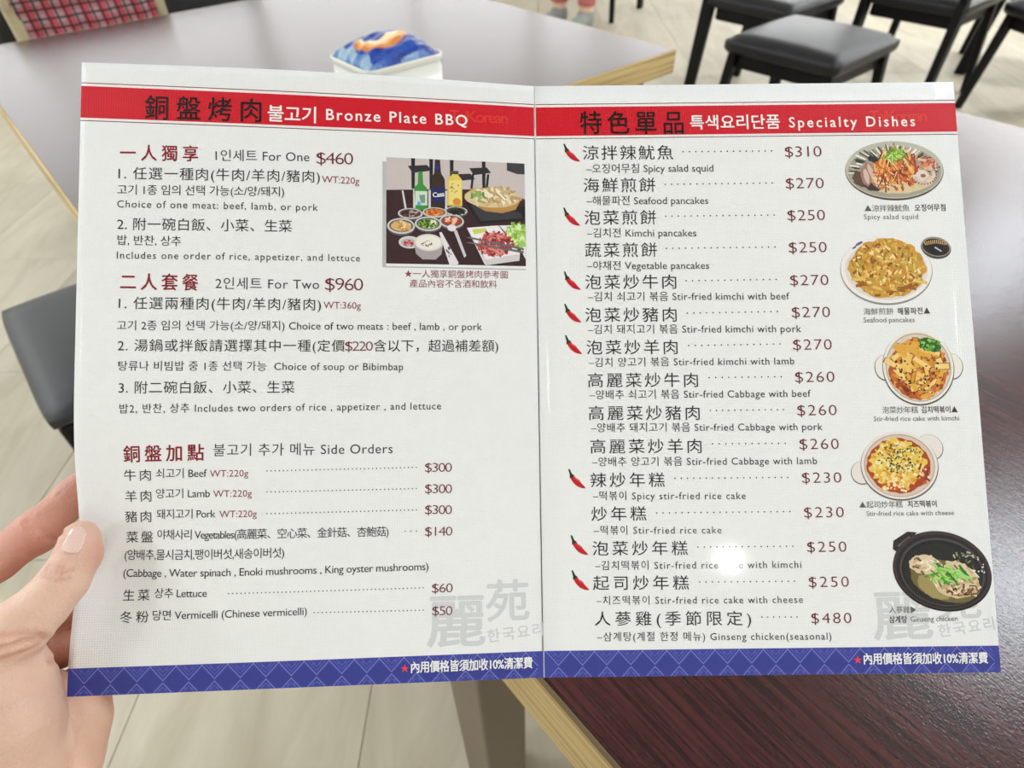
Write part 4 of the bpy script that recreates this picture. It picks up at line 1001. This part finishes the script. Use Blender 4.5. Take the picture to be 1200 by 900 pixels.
# ------------------------------------------------------------------ the hand that holds the menu
def skin_mat(name, pale, red, scale=60., redscale=14.):
    m, nt, b = new_mat(name)
    tc = N(nt, 'ShaderNodeTexCoord'); at = N(nt, 'ShaderNodeVertexColor', layer_name='flush')
    nz = N(nt, 'ShaderNodeTexNoise'); nz.inputs['Scale'].default_value = scale; nz.inputs['Detail'].default_value = 4; nt.links.new(tc.outputs['Object'], nz.inputs['Vector'])
    ad = N(nt, 'ShaderNodeMath', operation='MULTIPLY_ADD'); ad.inputs[1].default_value = .55; ad.use_clamp = True
    sb = N(nt, 'ShaderNodeMath', operation='SUBTRACT'); sb.inputs[1].default_value = .5; nt.links.new(nz.outputs['Fac'], sb.inputs[0])
    nt.links.new(sb.outputs[0], ad.inputs[0]); nt.links.new(at.outputs['Color'], ad.inputs[2])
    mx = N(nt, 'ShaderNodeMix', data_type='RGBA'); mx.inputs['A'].default_value = pale; mx.inputs['B'].default_value = red
    nt.links.new(ad.outputs[0], mx.inputs['Factor']); nt.links.new(mx.outputs['Result'], b.inputs['Base Color'])
    b.inputs['Roughness'].default_value = .48; b.inputs['Subsurface Weight'].default_value = .12; b.inputs['Subsurface Radius'].default_value = (.006, .0025, .0015); b.inputs['Subsurface Scale'].default_value = 1.
    vo = N(nt, 'ShaderNodeTexVoronoi'); vo.inputs['Scale'].default_value = 900; nt.links.new(tc.outputs['Object'], vo.inputs['Vector'])
    bp = N(nt, 'ShaderNodeBump'); bp.inputs['Strength'].default_value = .4; bp.inputs['Distance'].default_value = .0005
    n3 = N(nt, 'ShaderNodeTexNoise'); n3.inputs['Scale'].default_value = 230; n3.inputs['Detail'].default_value = 5; n3.inputs['Distortion'].default_value = 1.; nt.links.new(tc.outputs['Object'], n3.inputs['Vector'])
    hm = N(nt, 'ShaderNodeMath', operation='MULTIPLY_ADD'); hm.inputs[1].default_value = 1.8; nt.links.new(n3.outputs['Fac'], hm.inputs[0]); nt.links.new(vo.outputs['Distance'], hm.inputs[2])
    nt.links.new(hm.outputs[0], bp.inputs['Height']); nt.links.new(bp.outputs['Normal'], b.inputs['Normal'])
    return m
M_SKIN = skin_mat('warm_pale_skin', srgb('#e0bba6'), srgb('#bb634d'))
thumb = [(-0.0495, 0.2496, 0.9284), (-0.0537, 0.2451, 0.9241), (-0.0635, 0.2394, 0.9194), (-0.0748, 0.2356, 0.916), (-0.0865, 0.2344, 0.9131), (-0.1015, 0.2373, 0.9054)]
thenar = [(-0.0994, 0.2304, 0.8953), (-0.1094, 0.2211, 0.884), (-0.1171, 0.2092, 0.8633), (-0.1187, 0.2466, 0.8869)]
index = [(-0.1203, 0.2987, 0.8874), (-0.089, 0.2865, 0.9058), (-0.0685, 0.2828, 0.9136), (-0.0461, 0.2868, 0.9203), (-0.028, 0.2899, 0.9248)]
middle = [(-0.1201, 0.2818, 0.8651), (-0.0871, 0.276, 0.868), (-0.0661, 0.2664, 0.8743), (-0.0475, 0.2537, 0.8823)]
ring = [(-0.1188, 0.2679, 0.8504), (-0.0908, 0.2651, 0.8509), (-0.0722, 0.2552, 0.8553), (-0.0556, 0.2409, 0.862)]
pinky = [(-0.1106, 0.2456, 0.8405), (-0.0928, 0.2473, 0.8379), (-0.0778, 0.2388, 0.8411), (-0.064, 0.2272, 0.8468)]
palm = [(-0.1295, 0.2776, 0.8655), (-0.1249, 0.2569, 0.8562), (-0.1199, 0.2377, 0.8439), (-0.1298, 0.2186, 0.8275), (-0.1466, 0.2049, 0.8168)]
hypo = [(-0.0995, 0.2387, 0.8482), (-0.0996, 0.2287, 0.8415), (-0.1131, 0.2169, 0.8316), (-0.1293, 0.2064, 0.8209), (-0.1409, 0.1964, 0.8137)]
nail = [(-0.0497, 0.2442, 0.937), (-0.0446, 0.2508, 0.9371), (-0.055, 0.2433, 0.9313)]
wrist_pts = [(-0.1439, 0.2008, 0.8153), (-0.1904, 0.1456, 0.7965), (-0.2369, 0.0904, 0.7776), (-0.2928, 0.0242, 0.7551)]
wrist2 = [(-0.1352, 0.1951, 0.8165), (-0.1817, 0.1399, 0.7977), (-0.2283, 0.0847, 0.7789), (-0.2841, 0.0185, 0.7563)]
fold_dir = np.array([-0.073, -0.751, -0.657])
nail_tilt = np.array([-.25, .15, .1])
cr_thumb1 = [(-0.0648, 0.2404, 0.9298), (-0.0607, 0.2353, 0.9288), (-0.0566, 0.2349, 0.9276)]
cr_thumb2 = [(-0.0672, 0.2387, 0.929), (-0.0624, 0.2334, 0.9276), (-0.0596, 0.2329, 0.9265)]
cr_thumb3 = [(-0.0633, 0.2419, 0.9303), (-0.0592, 0.237, 0.9298)]
cr_index1 = [(-0.0681, 0.2806, 0.9242), (-0.0642, 0.2747, 0.9199), (-0.0534, 0.2503, 0.935)]
cr_index2 = [(-0.0681, 0.277, 0.9227), (-0.0644, 0.2731, 0.9162), (-0.0623, 0.2739, 0.9117)]
cr_index3 = [(-0.0508, 0.284, 0.928), (-0.0469, 0.2803, 0.9269)]
cr_palm = [(-0.0933, 0.2257, 0.9199), (-0.084, 0.2226, 0.9178), (-0.0783, 0.2234, 0.9128), (-0.0927, 0.2638, 0.8609)]
cr_palm2 = [(-0.0962, 0.2241, 0.9148), (-0.0877, 0.2214, 0.914), (-0.08, 0.2232, 0.9108)]
cr_palm3 = [(-0.0884, 0.2266, 0.9231), (-0.0811, 0.2241, 0.9198), (-0.0778, 0.2236, 0.9151)]
cr_ring = [(-0.084, 0.2245, 0.8949), (-0.0953, 0.2559, 0.8473), (-0.0894, 0.2447, 0.8553)]
HO = np.array(wrist_pts[0])
def f_hand(P):
    d = chain(P, thenar, (.0155, .0205, .0185, .016), .014)
    p2 = chain(P, palm, (.014, .0155, .016, .0165, .0175), .014); d = smin(d, p2, .014)
    h = chain(P, hypo, (.0135, .0155, .0165, .0175, .0175), .012); d = smin(d, h, .007)
    w = chain(P, wrist_pts, (.022, .0235, .026, .031), .004); d = smin(d, w, .02)
    w2 = chain(P, wrist2, (.020, .022, .026, .030), .004); d = smin(d, w2, .02)
    for pts, rs, k in ((index, (.0110, .0096, .0099, .0084, .0072), .006), (middle, (.0115, .0104, .0090, .0076), .005), (ring, (.0112, .0094, .0082, .0070), .004), (pinky, (.0105, .0082, .0072, .0062), .004)):
        d = smin(d, chain(P, pts, rs, .004), k)
    t = chain(P, thumb, (.0076, .0086, .0092, .0100, .0118, .0145), .005); d = smin(d, t, .005)
    return d
creases = [(cr_thumb1, .0008, .0009), (cr_thumb2, .0007, .0009), (cr_thumb3, .0006, .0008), (cr_index1, .0012, .0010), (cr_index2, .0009, .0009), (cr_index3, .0006, .001), (cr_palm, .0016, .0013), (cr_palm2, .0008, .0014), (cr_palm3, .0007, .0013), (cr_ring, .0012, .0015)]
def seg_d(V, a, b):
    ba = b - a; t = np.clip(((V - a) @ ba) / (ba @ ba), 0, 1); return np.linalg.norm(V - a - t[:, None] * ba, axis=1)
def grad(f, V, e=4e-4):
    g = np.stack([f(V + np.eye(3)[k] * e) - f(V - np.eye(3)[k] * e) for k in range(3)], -1)
    return g / np.linalg.norm(g, axis=1)[:, None]
def to_surf(f, V, n=6):
    for _ in range(n): V = V - grad(f, V) * f(V)[:, None]
    return V
def hand_post(V):
    G = grad(f_hand, V); dep = np.zeros(len(V))
    for pl, dp, wd in creases:
        pl = np.array(pl, float)
        dd = np.min([seg_d(V, pl[i], pl[i + 1]) for i in range(len(pl) - 1)], 0)
        dep -= dp * np.exp(-(dd / wd) ** 2); dep += dp * .35 * np.exp(-((dd - 2.2 * wd) / (1.3 * wd)) ** 2)
    # shallow folds of the thumb ball
    q = (V - np.array(thenar[1])) @ fold_dir
    m = np.exp(-(np.linalg.norm(V - np.array(thenar[1]) , axis=1) / .032) ** 4)
    dep += m * .00022 * np.sin(q * 1500 + 3 * np.sin(q * 400))
    return V + G * dep[:, None]
allp = np.array(thumb + thenar + index + middle + ring + pinky + palm + hypo + wrist_pts + wrist2)
hand = sdf_obj('hand', f_hand, allp.min(0) - .036, allp.max(0) + .036, .0014, M_SKIN, None, HO, hand_post)
hand.location = tuple(HO)
tag(hand, 'left hand gripping the lower left edge of the menu, thumb on the page', 'hand')
co = np.empty(len(hand.data.vertices) * 3, np.float32); hand.data.vertices.foreach_get('co', co); co = co.reshape(-1, 3) + HO
fl_ = np.full(len(co), .07)
for pts, r, a in ((index, .016, .62), (middle, .014, .6), (ring, .014, .6), (pinky, .012, .4)):
    for i in range(len(pts) - 1): fl_ = np.maximum(fl_, a * np.exp(-(np.maximum(0, seg_d(co, np.array(pts[i]), np.array(pts[i + 1])) - .006) / r) ** 2))
for c, r, a in ((thumb[0], .011, .35), (np.array(thumb[1]) + np.array([.004, -.004, .0]), .008, .55), (thenar[2], .02, .3), (hypo[2], .022, .45), (index[2], .012, .8)):
    fl_ = np.maximum(fl_, a * np.exp(-(np.linalg.norm(co - np.array(c), axis=1) / r) ** 2))
for pl, dp, wd in creases:
    pl = np.array(pl, float); dd = np.min([seg_d(co, pl[i], pl[i + 1]) for i in range(len(pl) - 1)], 0)
    fl_ = np.maximum(fl_, .42 * np.exp(-(dd / (wd * 1.2)) ** 2))
ca_ = hand.data.color_attributes.new('flush', 'FLOAT_COLOR', 'POINT')
ca_.data.foreach_set('color', np.stack([fl_, fl_, fl_, np.ones_like(fl_)], 1).astype(np.float32).ravel())
# thumb nail
m, nt, b = new_mat('glossy_nail_varnish')
tc = N(nt, 'ShaderNodeTexCoord'); vo = N(nt, 'ShaderNodeTexVoronoi'); vo.inputs['Scale'].default_value = 1100; nt.links.new(tc.outputs['Object'], vo.inputs['Vector'])
r_ = N(nt, 'ShaderNodeValToRGB'); r_.color_ramp.elements[0].position = .12; r_.color_ramp.elements[0].color = srgb('#f8eee8'); r_.color_ramp.elements[1].position = .2; r_.color_ramp.elements[1].color = srgb('#e6c3b6')
nt.links.new(vo.outputs['Distance'], r_.inputs['Fac']); nt.links.new(r_.outputs['Color'], b.inputs['Base Color'])
b.inputs['Roughness'].default_value = .18; b.inputs['Coat Weight'].default_value = .8; b.inputs['Coat Roughness'].default_value = .06
nc, nt_, nx_ = np.array(nail[0]), np.array(nail[1]) - np.array(nail[2]), None
tdir = nt_ / np.linalg.norm(nt_); view = np.array([0, 0, CAM_H]) - nc; view /= np.linalg.norm(view)
nn = view - tdir * (view @ tdir) + nail_tilt; nn -= tdir * (nn @ tdir); nn /= np.linalg.norm(nn); bdir = np.cross(tdir, nn)
c0 = to_surf(f_hand, nc[None, :])[0]
vs_, fs = [], []
nu_, nv_ = 12, 16
for i in range(nu_ + 1):
    for j in range(nv_ + 1):
        a, l = 2 * i / nu_ - 1, 2 * j / nv_ - 1
        w = .0050 * (1 - .30 * max(0, l) ** 3) * (1 - .18 * max(0, -l) ** 4)
        end = .0072 * (1 - .16 * a * a * (1 if l > 0 else .7))
        q = c0 + bdir * a * w + tdir * l * end
        q = to_surf(f_hand, q[None, :] + nn * .002, 5)[0]
        q = q + nn * (.0006 * (1 - .6 * a * a) + (.0008 * max(0, l - .55) / .45)); vs_.append(q)
for i in range(nu_):
    for j in range(nv_): fs.append((i * (nv_ + 1) + j, (i + 1) * (nv_ + 1) + j, (i + 1) * (nv_ + 1) + j + 1, i * (nv_ + 1) + j + 1))
n0 = len(vs_); vs_ += [p - nn * .0012 for p in vs_]
fs += [tuple(n0 + q for q in f[::-1]) for f in fs]
I = lambda i, j: i * (nv_ + 1) + j
rg = [I(i, 0) for i in range(nu_ + 1)] + [I(nu_, j) for j in range(1, nv_ + 1)] + [I(i, nv_) for i in range(nu_ - 1, -1, -1)] + [I(0, j) for j in range(nv_ - 1, 0, -1)]
fs += [(rg[(k + 1) % len(rg)], rg[k], n0 + rg[k], n0 + rg[(k + 1) % len(rg)]) for k in range(len(rg))]
o = from_py('nail', [p - HO for p in vs_], fs, m, hand, True); tag(o, 'glossy clear thumbnail')
# sleeve beyond the frame
def f_sleeve(P):
    a, b = np.array(wrist_pts[-1]), np.array(wrist_pts[-1]) + (np.array(wrist_pts[-1]) - np.array(wrist_pts[-2])) * .9
    s = a + (np.array(wrist_pts[-2]) - a) * .25
    d = cone(P, s, b, .036, .046); ax = (b - s) / np.linalg.norm(b - s)
    return np.maximum(d, np.maximum(-((P - s) @ ax), (P - b) @ ax - .03))
wl = np.array(wrist_pts[-1]); wd_ = (wl - np.array(wrist_pts[-2])) * .9
bb = np.array([wl - wd_ * .4, wl + wd_])
sdf_obj('sleeve', f_sleeve, bb.min(0) - .08, bb.max(0) + .08, .005, simple('navy_knit', srgb('#2b2f3a'), .9, noise=.2, nscale=200), hand, HO)

# ------------------------------------------------------------------ seated people
def plaid_mat():
    m, nt, b = new_mat('red_plaid_cotton')
    tc = N(nt, 'ShaderNodeTexCoord'); sp = N(nt, 'ShaderNodeSeparateXYZ'); nt.links.new(tc.outputs['Object'], sp.inputs[0])
    def band(out, per, ph, wid):
        a = N(nt, 'ShaderNodeMath', operation='MULTIPLY_ADD'); a.inputs[1].default_value = 1 / per; a.inputs[2].default_value = ph; nt.links.new(out, a.inputs[0])
        f = N(nt, 'ShaderNodeMath', operation='FRACT'); nt.links.new(a.outputs[0], f.inputs[0])
        l = N(nt, 'ShaderNodeMath', operation='LESS_THAN'); l.inputs[1].default_value = wid; nt.links.new(f.outputs[0], l.inputs[0]); return l.outputs[0]
    def mix(fac, A, B, amt=1.):
        x = N(nt, 'ShaderNodeMix', data_type='RGBA')
        if amt != 1.:
            g = N(nt, 'ShaderNodeMath', operation='MULTIPLY'); g.inputs[1].default_value = amt; nt.links.new(fac, g.inputs[0]); fac = g.outputs[0]
        nt.links.new(fac, x.inputs['Factor'])
        for k, v in (('A', A), ('B', B)):
            if isinstance(v, tuple): x.inputs[k].default_value = v
            else: nt.links.new(v, x.inputs[k])
        return x.outputs['Result']
    X, Z = sp.outputs['X'], sp.outputs['Z']
    c = mix(band(X, .044, .1, .5), srgb('#a8474e'), srgb('#988a8e'), .8)
    c = mix(band(Z, .044, .3, .5), c, srgb('#a23c43'), .45)
    c = mix(band(X, .022, .05, .24), c, srgb('#1c1518'), .9); c = mix(band(Z, .022, .2, .22), c, srgb('#1c1518'), .9)
    nt.links.new(c, b.inputs['Base Color']); b.inputs['Roughness'].default_value = .9
    return m
def person(name, loc, rz, label, M):
    t = empty(name, loc, rz); tag(t, label, 'person')
    hips = [(-.085, .0, .575), (.085, .0, .575)]
    def torso(P, g=0.):
        d = chain(P, hips, (.115 + g, .115 + g), .05)
        for x in (-.075, .075): d = smin(d, chain(P, [(x, .0, .58), (x * .8, .02, .75), (x, .03, .95)], (.105 + g, .098 + g, .115 + g), .05), .06)
        return smin(d, cone(P, (-.15, .035, 1.03), (.15, .035, 1.03), .062 + g, .062 + g), .06)
    def arms(P, g=0., up=1):
        d = None
        for s in (-1, 1):
            c = chain(P, [(s * .185, .03, 1.02), (s * .235, .02, .78), (s * .14, -.2, .705)], (.055 + g, .046 + g, .034 + g), .02); d = c if d is None else np.minimum(d, c)
        return d
    def legs(P, g=0.):
        d = None
        for s in (-1, 1):
            c = chain(P, [(s * .09, .0, .565), (s * .105, -.40, .545), (s * .105, -.42, .10)], (.092 + g, .066 + g, .045 + g), .03); d = c if d is None else np.minimum(d, c)
        return d
    def feet(P, s, g=0.): return chain(P, [(s * .105, -.42, .07), (s * .105, -.42, .05), (s * .11, -.575, .035)], (.042 + g, .04 + g, .03 + g), .02)
    def head(P):
        d = smin(cone(P, (0, .0, 1.30), (0, .02, 1.32), .088, .092), cone(P, (0, -.03, 1.225), (0, -.035, 1.24), .058, .064), .05)
        d = smin(d, cone(P, (0, -.095, 1.285), (0, -.112, 1.255), .008, .014), .02)
        for s in (-1, 1): d = smin(d, cone(P, (s * .088, .012, 1.25), (s * .092, .018, 1.29), .012, .016), .01)
        d = smin(d, cone(P, (-.018, -.088, 1.212), (.018, -.088, 1.212), .009, .009), .008)
        return smin(d, cone(P, (0, .03, 1.03), (0, .012, 1.22), .055, .05), .04)
    def hands(P):
        d = None
        for s in (-1, 1):
            c = chain(P, [(s * .14, -.2, .705), (s * .125, -.245, .69), (s * .115, -.285, .675)], (.03, .034, .03), .02)
            for k in range(4): c = smin(c, chain(P, [(s * (.092 + .016 * k), -.29, .675), (s * (.088 + .017 * k), -.335, .66), (s * (.086 + .017 * k), -.36 + .006 * abs(k - 1), .64)], (.0095, .0088, .0075), .004), .005)
            c = smin(c, chain(P, [(s * .09, -.25, .69), (s * .068, -.285, .685), (s * .06, -.31, .675)], (.012, .0105, .009), .004), .008)
            d = c if d is None else np.minimum(d, c)
        return d
    def body(P):
        d = smin(torso(P), head(P), .04); d = smin(d, arms(P), .03); d = smin(d, legs(P), .04)
        for s in (-1, 1): d = smin(d, feet(P, s), .03)
        return smin(d, hands(P), .012)
    def flush(o, v=.35):
        c = o.data.color_attributes.new('flush', 'FLOAT_COLOR', 'POINT'); c.data.foreach_set('color', np.full(len(o.data.vertices) * 4, v, np.float32))
    flush(sdf_obj('body', body, (-.34, -.66, -.02), (.34, .2, 1.46), .0095, M['skin'], t))
    low = lambda P, z: z - P[..., 2]
    if M.get('shirt'):
        sdf_obj('shirt', lambda P: np.maximum(np.maximum(smin(torso(P, .012), cone(P, (0, .03, 1.03), (0, .02, 1.08), .066, .062), .05), low(P, .56)), P[..., 2] - 1.085), (-.34, -.25, .5), (.34, .25, 1.12), .011, M['shirt'], t)
    def cardi(P):
        d = smin(torso(P, .024), arms(P, .016), .03)
        d = np.maximum(d, np.maximum(low(P, .60), P[..., 2] - 1.06))
        d = np.maximum(d, -(P[..., 1] + .215))
        slot = np.maximum(np.abs(P[..., 0]) - M['open'], P[..., 1] + .0)
        return np.maximum(d, -slot)
    sdf_obj('jacket', cardi, (-.36, -.3, .55), (.36, .28, 1.12), .011, M['jacket'], t)
    sdf_obj('trousers', lambda P: np.maximum(np.maximum(smin(legs(P, .012), chain(P, hips, (.125, .125), .05), .04), low(P, .13)), P[..., 2] - .64), (-.32, -.56, .08), (.32, .2, .7), .011, M['trousers'], t)
    for s in (-1, 1):
        sdf_obj('shoe', lambda P, s=s: np.maximum(np.maximum(feet(P, s, .013), P[..., 2] - .115), low(P, .004)), (-.22, -.68, 0), (.22, -.3, .16), .008, M['shoe'], t)
    def hair(P):
        d = smin(cone(P, (0, .012, 1.31), (0, .03, 1.325), .1, .104), cone(P, (0, .06, 1.28), (0, .065, 1.15), .08, .06), .04)
        return np.maximum(d, -np.maximum(np.maximum(P[..., 1] + .04, P[..., 2] - 1.345), np.abs(P[..., 0]) - .085))
    sdf_obj('hair', hair, (-.14, -.14, 1.05), (.14, .2, 1.46), .009, M['hair'], t)
    for s in (-1, 1):
        bm = bmesh.new(); bmesh.ops.create_uvsphere(bm, u_segments=12, v_segments=8, radius=.012)
        me = bpy.data.meshes.new('eye'); bm.to_mesh(me); bm.free(); e = mesh_obj('eye', me, M['eye'], t); e.location = (s * .032, -.084, 1.29)
    return t
M_SKIN2 = skin_mat('light_skin', srgb('#e6c3aa'), srgb('#cf8f78'), 30)
M_HAIR = simple('black_hair', srgb('#17130f'), .4, noise=.3, nscale=120); M_EYE = simple('dark_eye', srgb('#20140f'), .1, noise=.1)
M_BEIGE = simple('cream_fleece', srgb('#a89b7d'), .95, noise=.12, nscale=90, bump=.4, bscale=150); M_DARKCLOTH = simple('black_cotton', srgb('#15151a'), .9, noise=.2, nscale=80)
M_GREYSHOE = simple('grey_canvas', srgb('#8c8f8a'), .8, noise=.1, nscale=60); M_PINK = simple('faded_pink_cotton', srgb('#b76a66'), .9, noise=.15, nscale=50); M_GREYCLOTH = simple('grey_knit', srgb('#6b6a70'), .95, noise=.15, nscale=80)
# plaid jacket with fleece lining over the bench back: a folded slab, bulging towards the table
jk = empty('jacket', (.395, 2.38, .812)); tag(jk, 'red plaid jacket with cream fleece lining thrown over the low black bench', 'jacket')
def drape(P, w, t, low):
    x, y, z = P[..., 0], P[..., 1], P[..., 2]
    e = np.abs(x / w)
    bulge = .035 * np.maximum(0, 1 - e * e) + .006 * np.sin(x * 60) + .004 * np.sin(x * 130 + z * 40)
    front = np.maximum(np.abs(y + .062 + bulge * np.clip(-z * 9, .2, 1)) - t, z - .015)
    back = np.maximum(np.abs(y - .062) - t, z - .015)
    topd = np.maximum(np.sqrt((y + bulge * .3) ** 2 + (np.maximum(z, -.03) + .03) ** 2) - .062 - t, -(np.sqrt((y + bulge * .3) ** 2 + (z + .03) ** 2) - .062 + t)); topd = np.maximum(topd, -.03 - z)
    d = smin(np.minimum(front, back), topd, .02)
    return np.maximum(np.maximum(d, np.abs(x) - w + .02 * np.abs(z)), -z - low) * .8
sdf_obj('shell', lambda P: drape(P, .188, .014, .30), (-.25, -.16, -.34), (.25, .16, .1), .007, plaid_mat(), jk)
for s in (-1, 1): sdf_obj('lining', lambda P, s=s: np.maximum(drape(P, .206, .012, .27), .172 - s * P[..., 0]), (-.25, -.16, -.34), (.25, .16, .1), .007, M_BEIGE, jk)
chair('dining_chair', 3.80, 3.50, -math.pi / 2 + .25, 'black chair far back at the top edge, under the person with grey shoes', w=.44, d=.44)
person('person', (3.83, 3.50, 0), -math.pi / 2 + .25, 'person far back in pinkish trousers and grey shoes, seated on a black chair',
       dict(skin=M_SKIN2, shirt=M_GREYCLOTH, jacket=M_DARKCLOTH, trousers=M_PINK, shoe=M_GREYSHOE, hair=M_HAIR, eye=M_EYE, open=.04))
